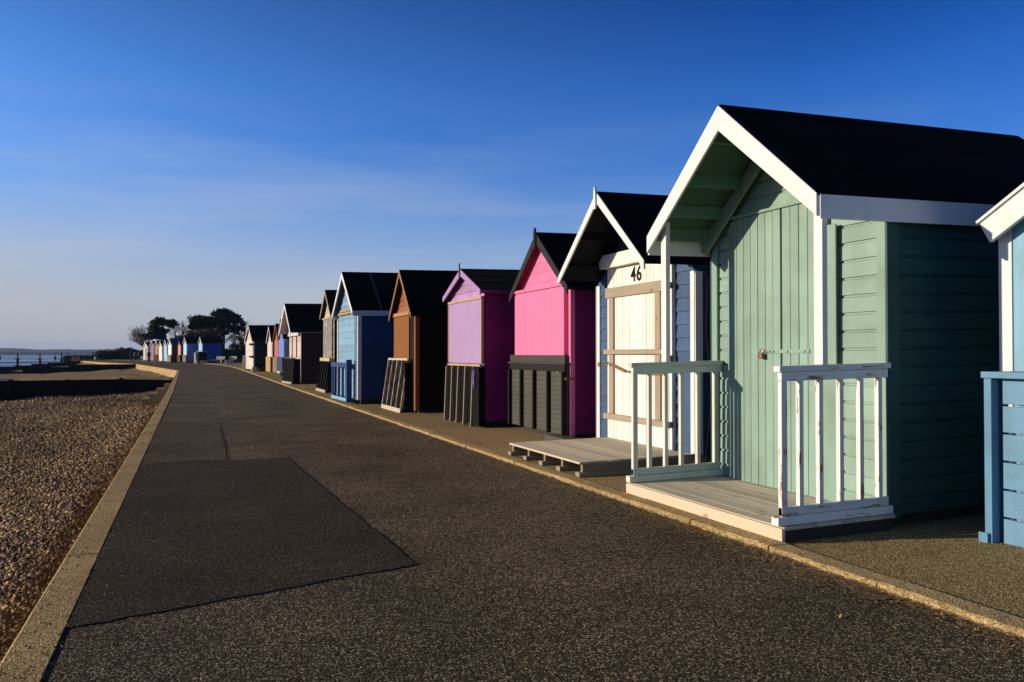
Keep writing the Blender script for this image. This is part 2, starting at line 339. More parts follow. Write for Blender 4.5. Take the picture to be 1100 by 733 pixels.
# ------------------------------------------------------------------ beach and sea
def segdist(x, y):
    best = 1e9
    for a, b in zip(WALL[:-1], WALL[1:]):
        dx, dy = b[0]-a[0], b[1]-a[1]; t = max(0, min(1, ((x-a[0])*dx+(y-a[1])*dy)/(dx*dx+dy*dy)))
        best = min(best, math.hypot(x-a[0]-t*dx, y-a[1]-t*dy))
    return best
def beach_z(x, y):
    d = segdist(x, y)
    z = np.interp(d, [0, 1.6, 4, 8, 14, 20, 26, 40], [-0.22, -0.55, -0.78, -0.98, -1.12, -1.30, -1.95, -3.0])
    z = np.interp(d, [0, 1.6, 4, 8, 14, 20, 30, 45], [-0.22, -0.55, -0.78, -0.98, -1.12, -1.28, -1.9, -3.0]) if y > 46 else z
    kk = min(1, max(0, (y-25)/8))*(1 if y < 112 else 0)
    z -= kk*.32*max(0, 1-d/2.5)
    ks = min(1, max(0, (y-33)/3.5))*min(1, max(0, (43.5-y)/3))
    z = z*(1-ks)+min(z, -.86)*ks
    if y > 112:
        z2 = np.interp(d, [0, 3, 8, 13, 20], [-.3, -.8, -1.3, -1.95, -3.0]); k = min(1, (y-112)/8); z = z*(1-k)+z2*k
    z += 0.05*math.sin(x*1.3+y*0.35)+0.03*math.sin(y*0.9-x*0.7)
    z -= 0.45*math.exp(-(((x+18.5)/3.5)**2+((y-88)/9)**2))
    if y > 60: z += 0.25*math.exp(-d/2.5)*0
    return z
yy = list(np.concatenate([np.arange(-12, 40, 0.5), np.arange(40, 120, 1.5), np.arange(120, 321, 8)]))
dd = [0, 0.3, 0.7, 1.1, 1.6, 2.2, 3, 4, 5, 6.5, 8, 10, 12, 14, 16, 18, 20, 23, 26, 30, 36, 45, 60]
vs = []; fs = []
for y in yy:
    xw = atY(WALL, y)+0.05
    for d in dd: x = xw-d; vs.append((x, y, beach_z(x, y)))
m_ = len(dd)
for i in range(len(yy)-1):
    for j in range(m_-1): fs.append((i*m_+j, i*m_+j+1, (i+1)*m_+j+1, (i+1)*m_+j))
MB().add(vs, fs, True).build('beach', m_sand, kind='structure')

m_sea, t, b = nmat('sea_water')
b.inputs['Base Color'].default_value = (0.010, 0.065, 0.16, 1); b.inputs['Roughness'].default_value = 0.16; b.inputs['IOR'].default_value = 1.33
n1 = N(t, 'ShaderNodeTexNoise', Scale=1.0, Detail=6.0, Roughness=0.6); t.links.new(coords(t, (0.35, 1.1, 1)), n1.inputs['Vector'])
n2 = N(t, 'ShaderNodeTexNoise', Scale=1.0, Detail=3.0); t.links.new(coords(t, (0.006, 0.04, 1)), n2.inputs['Vector'])
mu = t.nodes.new('ShaderNodeMath'); mu.operation = 'MULTIPLY'; t.links.new(n1.outputs[0], mu.inputs[0]); t.links.new(ramp(t, n2.outputs[0], 0.42, 0.6, 0.12, 1.0), mu.inputs[1])
bump(t, b, mu.outputs[0], 1.0, 0.6)
t.links.new(ramp(t, n2.outputs[0], 0.44, 0.58, 0.12, 0.62), b.inputs['Roughness'])
MB().add([(-7000, -7000, -1.9), (60, -7000, -1.9), (60, 6000, -1.9), (-7000, 6000, -1.9)], [(0, 1, 2, 3)]).build('sea', m_sea, kind='structure')
pr = [(-18.5+4.6*math.cos(a)*(1+0.2*math.sin(3*a)), 88+10*math.sin(a), -1.26) for a in [i*2*math.pi/24 for i in range(24)]]
MB().add(pr, [tuple(range(24))]).build('tide_pool', m_sea, kind='structure')

# pebbles on the near beach
m_peb, t, b = nmat('pebbles'); geo = t.nodes.new('ShaderNodeNewGeometry'); r_ = t.nodes.new('ShaderNodeValToRGB'); r_.color_ramp.elements.remove(r_.color_ramp.elements[1])
for i, (p, c) in enumerate([(0, (0.04, 0.022, 0.008)), (0.3, (0.12, 0.068, 0.024)), (0.6, (0.25, 0.155, 0.058)), (0.85, (0.38, 0.25, 0.10)), (0.97, (0.60, 0.45, 0.25))]):
    e = r_.color_ramp.elements[0] if i == 0 else r_.color_ramp.elements.new(p); e.position = p; e.color = (*c, 1)
pn = N(t, 'ShaderNodeTexNoise', Scale=0.9, Detail=5.0, Roughness=0.6); t.links.new(coords(t), pn.inputs['Vector'])
t.links.new(geo.outputs['Random Per Island'], r_.inputs[0]); t.links.new(mixc(t, 1.0, r_.outputs[0], mixc(t, ramp(t, pn.outputs[0], .35, .65), (.62, .52, .42), (1.15, 1.08, .95)), 'MULTIPLY'), b.inputs['Base Color']); b.inputs['Roughness'].default_value = 0.75
def pebble_mesh(name, n, yr, size, seed, keep, xf=None, zf_=None):
    g = np.random.default_rng(seed)
    ico = bmesh.new(); bmesh.ops.create_icosphere(ico, subdivisions=1, radius=1.0)
    bv = np.array([v.co[:] for v in ico.verts]); bf = np.array([[v.index for v in f.verts] for f in ico.faces]); ico.free()
    pts = []
    while len(pts) < n:
        y = yr[0]*((yr[1]/yr[0])**g.random()); left = -0.21*y-1.6; x = g.uniform(left, atY(WALL, y)-0.01) if xf is None else xf(g, y)
        if keep(x, y): pts.append((x, y))
    pts = np.array(pts); z = np.array([(zf_ or beach_z)(x, y) for x, y in pts])
    s = np.clip(g.lognormal(0, 0.38, n), 0.4, 2.6)*np.array([size(y) for y in pts[:, 1]])
    V = np.empty((n, len(bv), 3))
    ang = g.random(n)*6.283; ca, sa = np.cos(ang), np.sin(ang)
    ax = g.uniform(0.75, 1.5, n); ay = g.uniform(0.6, 1.0, n); az = g.uniform(0.4, 0.8, n)
    P = bv[None] * (1+g.normal(0, 0.10, (n, len(bv), 1)))
    X = P[:, :, 0]*ax[:, None]; Y = P[:, :, 1]*ay[:, None]; Z = P[:, :, 2]*az[:, None]
    tl = g.normal(0, 0.35, n); Z2 = Z*np.cos(tl)[:, None]+X*np.sin(tl)[:, None]; X2 = X*np.cos(tl)[:, None]-Z*np.sin(tl)[:, None]
    V[:, :, 0] = (X2*ca[:, None]-Y*sa[:, None])*s[:, None]+pts[:, 0, None]
    V[:, :, 1] = (X2*sa[:, None]+Y*ca[:, None])*s[:, None]+pts[:, 1, None]
    V[:, :, 2] = Z2*s[:, None]+(z+s*0.25)[:, None]
    F = bf[None]+(np.arange(n)*len(bv))[:, None, None]
    me = bpy.data.meshes.new(name); me.vertices.add(n*len(bv)); me.vertices.foreach_set('co', V.ravel())
    nf = n*len(bf); me.loops.add(nf*3); me.loops.foreach_set('vertex_index', F.ravel().astype(np.int32))
    me.polygons.add(nf); me.polygons.foreach_set('loop_start', np.arange(0, nf*3, 3, dtype=np.int32)); me.polygons.foreach_set('loop_total', np.full(nf, 3, dtype=np.int32))
    me.update(); me.materials.append(m_peb); me.shade_smooth()
    o = bpy.data.objects.new(name, me); COL.objects.link(o); o['kind'] = 'stuff'; return o
pebble_mesh('beach_shingle', 115000, (2.0, 46), lambda y: 0.0092+0.00045*y, 5, lambda x, y: True)
pebble_mesh('stray_grit', 1500, (2.0, 30), lambda y: 0.0035, 6, lambda x, y: True, lambda g_, y: (atY(WALL, y)+0.01+abs(g_.normal(0, .16))) if g_.random() < .55 else atY(KR, y)-abs(g_.normal(0, .12)), lambda x, y: .009)
pebble_mesh('stray_pebbles', 260, (2.0, 40), lambda y: 0.0065, 7, lambda x, y: True, lambda g_, y: (atY(WALL, y)+0.01+abs(g_.normal(0, .12))) if g_.random() < .8 else g_.uniform(-.4, 3.4), lambda x, y: .004)

# ------------------------------------------------------------------ hut builder
def profile(kind, pitch):
    if kind == 'ship': return [(0, .017), (pitch-.024, .015), (pitch-.016, .003), (pitch-.001, .003)]
    if kind == 'lap': return [(0, .022), (pitch-.0005, .006)]
    return [(0, .006), (pitch-.004, .006), (pitch-.0035, .0)]
def clad(mb, face, pos, bounds, z0, z1, pitch, kind):
    """horizontal boards on one face; face is 'front','back','left','right'; bounds(z) gives the two ends"""
    nb = int(math.ceil((z1-z0)/pitch)); pr_ = profile(kind, pitch)
    for i in range(nb):
        zb = z0+i*pitch; L = []
        for dz, pro in pr_:
            z = min(zb+dz, z1-0.001); u0, u1 = bounds(z)
            for u in (u0, u1):
                if face == 'front': L.append((pos-pro, u, z))
                elif face == 'back': L.append((pos+pro, u, z))
                elif face == 'right': L.append((u, pos-pro, z))
                else: L.append((u, pos+pro, z))
        u0, u1 = bounds(zb)
        lip = [{'front': (pos, u, zb), 'back': (pos, u, zb), 'right': (u, pos, zb), 'left': (u, pos, zb)}[face] for u in (u0, u1)]
        vs = lip+L; mb.add(vs, [(2*k, 2*k+1, 2*k+3, 2*k+2) for k in range(len(pr_))])
def vboards(mb, x0, x1, y0, y1, z0, top, pw, gap=0.005, seed=0):
    """upright boards between y0 and y1; top(y) gives the height"""
    r_ = random.Random(seed); n_ = max(1, round((y1-y0)/pw)); p = (y1-y0)/n_
    for i in range(n_):
        a = y0+i*p+gap/2; b_ = y0+(i+1)*p-gap/2; j = r_.uniform(-0.0015, 0.0015)
        mb.add([(x0+j, a, z0), (x1, a, z0), (x1, b_, z0), (x0+j, b_, z0), (x0+j, a, top(a)), (x1, a, top(a)), (x1, b_, top(b_)), (x0+j, b_, top(b_))],
               [(0,3,2,1),(4,5,6,7),(0,1,5,4),(1,2,6,5),(2,3,7,6),(3,0,4,7)])
HG = 'beach huts in the row along the promenade'
class Hut:
    def __init__(s, label, corner, rz, w_, d, zf, slope, fo, hw, zp, wallm, sidem, roofm=m_felt, barge=None, bh=0.12, fascia=None, fh=0.12,
                 corner_m=None, kind='lap', pitch=0.14, base=0.09, zg=0.03, bo=0.12, sh=0.02, soffit=None, detail=True, finial=None, bt=0.022, front_kind=None, group=HG):
        s.w = w_; s.d = d; s.sh = sh; s.fo = fo; s.hw = hw; s.zp = zp; s.slope = slope; s.base = base
        a = rz; cy = w_/2
        loc = (corner[0]-math.sin(a)*cy, corner[1]+math.cos(a)*cy, zg)
        s.root = r = thing('beach_hut', label, 'beach hut', loc, a, group)
        s.th = 0.045 if detail else 0.04
        s.ze = zp-slope*hw; h = w_/2
        s.gable = lambda y: zp-s.th-slope*abs(y)-0.004            # under side of the roof
        zfw = s.gable(h)
        s.zfw = zfw; s.zgp = s.gable(0)
        core = MB(sh); core.prism([(-h, base), (h, base), (h, zfw), (0, s.zgp), (-h, zfw)], 0.0, d); core.build('wall_frame', sidem, r)
        MB(sh).box(0.06, d-0.06, -h+0.06, h-0.06, -0.03, base).build('bearer', m_darkwood, r)
        def gb(z): 
            if z <= zfw: return (-h, h)
            q = max(0.004, (s.zgp-z)/slope); return (-min(h, q), min(h, q))
        f = MB(sh); clad(f, 'front', 0.0, gb, base, s.zgp-0.01, pitch, front_kind or kind); f.build('front_wall', wallm, r)
        for fc, p in (('right', -h), ('left', h)):
            g_ = MB(sh); clad(g_, fc, p, lambda z: (0.0, d), base, zfw, pitch, kind); g_.build('side_wall', sidem, r)
        g_ = MB(sh); clad(g_, 'back', d, gb, base, s.zgp-0.01, pitch, kind); g_.build('back_wall', sidem, r)
        xf, xb = -fo, d+bo; s.xf, s.xb = xf, xb
        for sg in (-1, 1):
            ft = MB(sh); t1 = 0.014
            ft.prism([(0, zp), (sg*(hw+.012), s.ze-slope*.012), (sg*(hw+.012), s.ze-t1-slope*.012), (0, zp-t1)], xf-bt*0.5, xb+0.01)
            ft.build('roof_slope', roofm, r)
            sb = MB(sh)
            sb.prism([(sg*0.001, zp-t1-.001), (sg*hw, s.ze-t1-.001), (sg*hw, s.ze-s.th), (sg*0.001, zp-s.th)], xf+0.001, xb-0.001)
            sb.build('soffit', soffit or sidem, r)
            if barge:
                for xx in ((xf-bt, xf), (xb, xb+bt)):
                    b_ = MB(sh); b_.prism([(sg*0.001, zp-.006), (sg*(hw+.006), s.ze-.006), (sg*(hw+.006), s.ze-bh*1.0), (sg*0.001, zp-bh*1.28)], xx[0], xx[1]); b_.build('bargeboard', barge, r, bevel=0.003 if detail else 0)
            if fascia: MB(sh).box(xf+0.002, xb-0.002, min(sg*hw, sg*(hw+.02)), max(sg*hw, sg*(hw+.02)), s.ze-fh-0.016, s.ze-.016).build('fascia', fascia, r)
        if detail:
            for sg in (-1, 1):
                for fr in (.36, .70):
                    lp = MB(sh); ya, yb_ = sg*hw*fr, sg*(hw*fr+.012); f_z = lambda y: zp-slope*abs(y)
                    lp.prism([(ya-sg*.3, f_z(ya-sg*.3)+.0008), (ya, f_z(ya)+.006), (yb_, f_z(yb_)+.0008)], xf+.02, xb-.02); lp.build('felt_lap', roofm, r)
        rg = MB(sh); rg.prism([(-0.09, zp-0.09*slope+.006), (0, zp+.006), (0.09, zp-0.09*slope+.006), (0.09, zp-0.09*slope+.001), (0, zp+.001), (-0.09, zp-0.09*slope+.001)], xf+0.0, xb)
        rg.build('ridge_cap', roofm, r)
        if corner_m:
            for sg in (-1, 1):
                c_ = MB(sh); c_.box(-0.034, -0.0005, sg*h-(0.02 if sg < 0 else 0.075), sg*h+(0.02 if sg > 0 else 0.075), base-.02, zfw-.02)
                c_.box(-0.034, 0.06, min(sg*(h+.001), sg*(h+.03)), max(sg*(h+.001), sg*(h+.03)), base-.02, zfw-.03); c_.build('corner_board', corner_m, r, bevel=0.003 if detail else 0)
        if finial:
            fm, zl, zt, fw = finial
            b_ = MB(sh); b_.prism([(-fw, zl), (fw, zl), (fw*1.0, zt-.07), (fw*.35, zt), (-fw*.35, zt), (-fw, zt-.07)], xf-bt-.024, xf-bt-.001); b_.build('finial', fm, r)
    def part(s, mb, name, mat, parent=None, bevel=0.0, **t): return mb.build(name, mat, parent or s.root, bevel, **t)
    def mb(s): return MB(s.sh)

# === the sage green hut with the porch =====================================================
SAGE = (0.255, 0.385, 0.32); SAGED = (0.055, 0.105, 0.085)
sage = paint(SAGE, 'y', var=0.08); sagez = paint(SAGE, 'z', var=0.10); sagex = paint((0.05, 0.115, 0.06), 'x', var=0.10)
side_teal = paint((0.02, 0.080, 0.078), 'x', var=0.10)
white_y = paint(WHITE, 'y', var=0.04, dirt=0.08); white_z = paint(WHITE, 'z', var=0.04, dirt=0.10); white_x = paint(WHITE, 'x', var=0.05, dirt=0.12)
white_worn_z = paint(WHITE, 'z', var=0.06, dirt=0.12, wear=0.13); white_worn_x = paint(WHITE, 'x', var=0.06, dirt=0.12, wear=0.10)
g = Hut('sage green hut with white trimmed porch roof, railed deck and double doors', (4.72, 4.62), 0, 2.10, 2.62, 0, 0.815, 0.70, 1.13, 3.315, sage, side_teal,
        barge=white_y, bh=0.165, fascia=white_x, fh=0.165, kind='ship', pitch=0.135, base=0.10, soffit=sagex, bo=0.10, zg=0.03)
r = g.root; h = 1.05
for sg in (-1, 1):                                                # sage corner boards
    c_ = g.mb(); c_.box(-0.045, -0.018, *( (-h-.02, -h+.065) if sg < 0 else (h-.065, h+.02)), 0.08, g.zfw-.05); g.part(c_, 'corner_board', sagez, bevel=.003)
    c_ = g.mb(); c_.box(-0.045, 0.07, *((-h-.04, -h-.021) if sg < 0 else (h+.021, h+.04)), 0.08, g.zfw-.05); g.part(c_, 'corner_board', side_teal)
# inner bargeboards against the gable
for sg in (-1, 1):
    b_ = g.mb(); z_ = g.gable; b_.prism([(sg*.001, z_(0)-.01), (sg*1.13, z_(1.13)+.0), (sg*1.13, z_(1.13)-.10), (sg*1.06, z_(1.06)-.17), (sg*.001, z_(0)-.17)], -0.12, -0.085); g.part(b_, 'gable_trim', sage, bevel=.003)
    for k, yy_ in enumerate((0.16, 0.52, 0.80, 1.02)):            # purlins carrying the porch roof
        zt = z_(yy_)-.001; p_ = g.mb(); a_, c2 = yy_-.022, yy_+.022
        p_.prism([(sg*a_, z_(a_)-.001), (sg*c2, z_(c2)-.001), (sg*c2, z_(c2)-.075), (sg*a_, z_(c2)-.075)], -g.fo+.004, -0.122); g.part(p_, 'purlin', paint((0.11, 0.23, 0.14), 'x', var=0.1))
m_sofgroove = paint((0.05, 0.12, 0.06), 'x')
# double doors of upright boards (local y: hut centre is world Y 5.67)
dtop = lambda y: min(2.50, g.gable(y)-.17)
def door_leaf(y0, y1, seed, nm='door'):
    dm = g.mb(); dm.box(-.040, -.019, y0+.002, y1-.002, .12, min(dtop(y0), dtop(y1))-.01); vboards(dm, -.058, -.0405, y0, y1, .105, dtop, .105, .006, seed); return g.part(dm, nm, sagez, bevel=.002)
dl = door_leaf(0.055, 0.76, 1); dr = door_leaf(-0.38, 0.035, 2)
f_ = g.mb(); f_.box(-.05, -.0175, -.49, -.39, .10, dtop(-.49)); f_.box(-.05, -.0175, .77, .80, .10, dtop(.80)); g.part(f_, 'door_frame', sagez, bevel=.002)
f_ = g.mb(); f_.box(-.066, -.051, -.60, -.50, .10, 2.28); g.part(f_, 'post_board', sagez, bevel=.002)
# head line above the doors
f_ = g.mb(); f_.box(-.075, -.018, -.47, .72, 2.505, 2.53); g.part(f_, 'door_head', sage)
# hasp, strap and padlock
hs = g.mb(); hs.box(-.066, -.0585, -.30, .20, 1.275, 1.305); g.part(hs, 'hasp_strap', sagez, dl)
for yy_ in (-.25, -.04, .14):
    bb = g.mb(); bb.tube([(-.073, yy_, 1.29), (-.066, yy_, 1.29)], .011, 8); g.part(bb, 'bolt', sagez, dl)
pk = g.mb(); pk.box(-.105, -.075, .245, .295, 1.225, 1.275); g.part(pk, 'padlock', m_rust, dl, bevel=.006)
sk = g.mb(); sk.tube([(-.09, .27+.022*math.cos(a), 1.275+.035*math.sin(a)) for a in [i*math.pi/8 for i in range(9)]], .005, 6); sk.box(-.075, -.06, .18, .27, 1.283, 1.297); g.part(sk, 'shackle', m_metal, dl)
# deck
dk = g.mb()
for i in range(8): dk.box(-1.0+i*.122, -1.0+i*.122+.119, -1.13, 0.98, .10, .122+(.0015 if i % 3 == 1 else 0))
dkp = g.part(dk, 'deck', wood((0.60, 0.52, 0.39), 'y', 0.25))
fb = g.mb(); fb.box(-1.028, -1.002, -1.14, 0.99, -.028, .116); g.part(fb, 'deck_front_board', wood((0.80, 0.62, 0.45), 'y', 0.14), bevel=.003)
for a_ in (-1.12, .94): sbm = g.mb(); sbm.box(-.99, -.05, a_, a_+.04, -.03, .098); g.part(sbm, 'deck_joist', m_darkwood)
# two railings
def railing(y, wz, wx):
    rt_ = g.mb(); rt_.box(-1.01, -.03, y-.035, y+.035, 1.165, 1.205); rt_.box(-.985, -.03, y-.020, y+.020, 1.10, 1.163); ro = g.part(rt_, 'railing', wx, bevel=.003)
    bt_ = g.mb(); bt_.box(-.985, -.045, y-.020, y+.020, .185, .245); bt_.box(-1.03, -.02, y-.036, y+.036, .126, .183); g.part(bt_, 'bottom_rail', wx, ro, bevel=.003)
    xs = [-.985, -.835, -.665, -.485, -.305, -.135]
    if y > 0: xs = [-.985, -.825, -.655, -.485, -.305, -.115]
    for i, x in enumerate(xs):
        bl = g.mb(); bl.box(x, x+.036+(.012 if i == 0 else 0), y-.0195, y+.0195, .184 if i == 0 else .246, 1.099); g.part(bl, 'baluster', wz, ro, bevel=.003)
railing(-1.07, white_worn_z, white_worn_x); railing(0.95, paint((0.78, 0.77, 0.68), 'z', var=0.05, dirt=0.2, wear=0.03), paint((0.66, 0.72, 0.62), 'x', var=0.08, dirt=0.15))
for y in (-1.07, .95):
    p_ = g.mb(); p_.box(-.655, -.610, y-.045, y+.040, 1.207, g.gable(y)-.0); g.part(p_, 'porch_post', white_z, bevel=.003)
# roll ridge end
# === hut number 46 ========================================================================
BLU = (0.045, 0.095, 0.21)
blu = paint(BLU, 'y', var=0.15); cream_z = paint((0.84, 0.82, 0.76), 'z', var=0.05, dirt=0.06); cream_y = paint((0.84, 0.83, 0.79), 'y', var=0.04, dirt=0.06)
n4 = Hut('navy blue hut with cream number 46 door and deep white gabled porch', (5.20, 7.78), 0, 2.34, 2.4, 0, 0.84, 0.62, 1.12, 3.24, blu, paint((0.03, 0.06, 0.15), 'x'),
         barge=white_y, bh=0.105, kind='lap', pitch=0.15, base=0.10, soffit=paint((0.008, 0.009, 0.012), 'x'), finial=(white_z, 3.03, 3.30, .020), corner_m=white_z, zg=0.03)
r = n4.root
# local y = world Y - 8.95
dm = n4.mb(); dm.box(-.055, -.03, -.70, .80, .115, 2.33); vboards(dm, -.068, -.0555, -.70, .80, .11, lambda y: 2.38, .082, .006, 5); d46 = n4.part(dm, 'door', cream_z, bevel=.0015)
fb = n4.mb(); fb.box(-.16, -.03, -.86, .87, 2.385, 2.56); n4.part(fb, 'door_head', cream_y, bevel=.004)
def batten(y0, y1, z0, z1, x0=-.098, m=m_greywood): q = n4.mb(); q.box(x0, -.069, y0, y1, z0, z1); n4.part(q, 'batten', m, d46, bevel=.003)
batten(-.72, .81, 2.00, 2.13); batten(-.72, .83, 1.265, 1.325, -.118); batten(-.72, .83, .42, .49, -.118)
for a_, c_ in ((.60, .72), (-.55, -.43)):
    for z0, z1 in ((1.327, 1.998), (.492, 1.263)): batten(a_, c_, z0, z1, -.092, m_greywoodz)
fb = n4.mb(); fb.box(-.07, -.02, -.775, -.715, .10, 2.34); n4.part(fb, 'door_frame', white_z, bevel=.003)
for z in (2.02, 1.18, .42):
    hb = n4.mb(); hb.box(-.078, -.0705, -.80, -.745, z, z+.07); n4.part(hb, 'hinge', m_iron, d46)
# number
def text_mesh(txt, size, mat, parent, loc, sx=1.0, name='number'):
    cu = bpy.data.curves.new(name, 'FONT'); cu.body = txt; cu.size = size; cu.extrude = .0025; cu.align_x = 'CENTER'; cu.offset = 0.003; cu.space_character = 1.12
    to = bpy.data.objects.new(name+'_curve', cu); COL.objects.link(to)
    dg = bpy.context.evaluated_depsgraph_get(); me = bpy.data.meshes.new_from_object(to.evaluated_get(dg)); bpy.data.objects.remove(to)
    me.name = name; me.materials.clear(); me.materials.append(mat)
    M = Matrix(((0, 0, -1, 0), (-1, 0, 0, 0), (0, 1, 0, 0), (0, 0, 0, 1))) @ Matrix.Diagonal((sx, 1, 1, 1))
    me.transform(M); me.update(); o = bpy.data.objects.new(name, me); COL.objects.link(o); o.parent = parent; o.location = loc; return o
text_mesh('46', .26, m_iron, d46, (-.0725, .035, 2.17), .98)
# hasp, chain and padlock
ch = n4.mb()
for i in range(9):
    y = .86-.022*i; z = 1.165-.012*abs(i-4)+.01
    ch.tube([(-.13+.014*math.cos(a)*(1 if i % 2 else .3), y+.014*math.sin(a), z+.014*math.cos(a)*(0.3 if i % 2 else 1)) for a in [k*math.pi/4 for k in range(9)]], .0045, 5)
n4.part(ch, 'chain', m_metal, d46)
q = n4.mb(); q.box(-.15, -.11, .87, .93, 1.10, 1.155); n4.part(q, 'padlock', m_rust, d46, bevel=.006)
q = n4.mb(); q.bar((-.10, .66, 1.135), (-.10, .28, 1.05), .008, .035, (0, 0, 1)); q.bar((-.10, .20, 1.045), (-.10, -.60, 1.03), .008, .03, (0, 0, 1)); n4.part(q, 'hasp_strap', m_rust, d46)
# purlins under porch
for sg in (-1, 1):
    for yy_ in (.45, .85):
        p_ = n4.mb(); p_.box(-.60, -.03, *(sorted((sg*yy_, sg*(yy_+.045)))), n4.gable(yy_+.045)-.06, n4.gable(yy_+.045)-.001); n4.part(p_, 'purlin', m_iron)
q = n4.mb(); q.tube([(.10, -1.25, 2.2), (.06, -1.27, 1.5), (.12, -1.29, .8), (.04, -1.28, .1)], .012, 6); n4.part(q, 'cable', m_iron)

# platform in front of 46: a loose pallet deck standing on blocks
pd = thing('wooden_platform', 'loose grey boarded platform on wood blocks outside the number 46 door', 'platform', (3.74, 8.72, 0.03))
q = MB(.015)
nbd = 12
for i in range(nbd): q.box(.0+i*.115, .0+i*.115+.112, -1.0+.01*(i%3), 1.02-.012*(i%2), .128, .150)
q.build('deck_board', wood((0.62, 0.54, 0.40), 'y', 0.25), pd)
for y in (-.985, -.50, -.02, .46, .965):
    q = MB(.015); q.box(.03, 1.3, y-.0225, y+.0225, .048, .127); q.build('joist', wood((0.30, 0.24, 0.15), 'x', 0.3), pd)
    q = MB(.015); q.box(-.02, .95, y-.05, y+.05, -.004, .047); q.build('block', wood((0.40, 0.33, 0.22), 'x', 0.3), pd, bevel=.003)
st = tag(MB().prism([(10.35, .03), (11.05, .03), (11.02, .13), (10.38, .13)], 4.78, 5.02).build('step', wood((0.10, 0.10, 0.08), 'y', 0.3), bevel=.01), 'dark flat step lying between the pink hut and the number 46 platform', 'step')
q = MB(); q.tube([(4.93, 7.05, .13), (4.92, 7.22, .15), (4.92, 7.42, .14), (4.94, 7.62, .12)], [.085, .12, .11, .08], 10)
tag(q.build('ground_sheet', m_iron), 'black rolled ground sheet lying behind the far porch railing', 'sheet')

# === powder blue hut at the right edge ====================================================
LB = (0.20, 0.42, 0.58)
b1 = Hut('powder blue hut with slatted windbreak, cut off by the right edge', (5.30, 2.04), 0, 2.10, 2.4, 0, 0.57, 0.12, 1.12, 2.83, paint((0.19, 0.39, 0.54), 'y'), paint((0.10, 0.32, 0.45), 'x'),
         barge=None, fascia=None, kind='ship', pitch=.14, base=.09, soffit=paint((0.2, .3, .4), 'x'), zg=0.03)
ze = b1.ze; z0_ = b1.zp
for sg in (-1, 1):
    L = math.hypot(1, .57); nx, nz_ = -.57/L, -1/L
    pe = (sg*1.13, 2.83-.57*1.13); pi_ = (sg*.001, 2.83); hh = .165
    poly = [pi_, pe, (pe[0]+sg*nx*hh, pe[1]+nz_*hh), (sg*.001, 2.83-hh*L)]
    q = b1.mb(); q.prism(poly, -.155, -.12); b1.part(q, 'bargeboard', white_y, bevel=.003)
    up_ = (sg*.05, .1)
    q = b1.mb(); q.prism([(sg*.001, 2.845), (pe[0]+sg*.01, pe[1]+.012), (pe[0]+sg*.01, pe[1]-.008), (sg*.001, 2.822)], -.175, -.156); b1.part(q, 'drip_edge', white_y)
for sg in (-1, 1):
    q = b1.mb(); q.box(-.05, -.018, *(sorted((sg*1.065, sg*.965))), .09, 2.18); b1.part(q, 'corner_board', white_z, bevel=.003)
q = b1.mb(); vboards(q, -.045, -.02, -.96, .96, .10, lambda y: min(2.35, b1.gable(y)-.05), .12, .006, 8); b1.part(q, 'shutter', paint((0.20, 0.40, 0.55), 'z'), bevel=.002)
# windbreak in front: post, top rail and horizontal slats
wb = thing('windbreak', 'blue slatted windbreak panel standing before the powder blue hut', 'windbreak', (5.02, 3.0, 0.03))
wbm = paint((0.14, 0.31, 0.48), 'y', var=.1); wbz = paint((0.12, 0.29, 0.47), 'z', var=.12)
wb_ = MB(0); wb_.box(-.06, .03, .80, .99, .0, 1.10); wb_.box(-.04, .20, .955, .995, .0, 1.12)
MB().box(-.075, -.005, .975, 1.03, .0, 1.105).build('post', wbz, wb, bevel=.004)
MB().box(-.005, .10, .985, 1.02, .0, 1.105).build('end_board', wbz, wb, bevel=.003)
MB().box(-.085, .26, -1.0, 1.045, 1.107, 1.15).build('top_rail', wbm, wb, bevel=.004)
for i in range(6):
    z0 = .005+i*.186; MB().box(.0, .025, -.95, .955, z0, z0+.172).build('slat', wbm, wb, bevel=.003)
MB().box(.0265, .07, .78, .855, .02, 1.10).build('batten', wbz, wb)
MB().box(-.10, -.078, .99, 1.06, .0, .08).build('foot', wbz, wb, bevel=.004)

# === pink hut =============================================================================
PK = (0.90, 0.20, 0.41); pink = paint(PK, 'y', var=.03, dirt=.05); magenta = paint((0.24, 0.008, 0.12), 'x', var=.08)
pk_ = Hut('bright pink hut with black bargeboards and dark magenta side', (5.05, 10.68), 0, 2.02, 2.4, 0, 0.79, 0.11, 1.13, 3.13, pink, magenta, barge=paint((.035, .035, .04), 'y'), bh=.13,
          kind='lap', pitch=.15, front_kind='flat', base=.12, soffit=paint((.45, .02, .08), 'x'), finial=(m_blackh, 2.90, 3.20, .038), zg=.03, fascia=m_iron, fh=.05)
q = pk_.mb(); q.box(-.085, -.008, -.93, .99, 1.18, 2.24); pk_.part(q, 'shutter', pink, bevel=.004)
q = pk_.mb(); q.box(-.115, -.008, -.96, 1.02, 2.245, 2.29); pk_.part(q, 'shutter_ledge', pink, bevel=.003)
q = pk_.mb(); q.box(-.03, .04, -1.035, -.975, .10, 2.20); pk_.part(q, 'corner_board', pink)
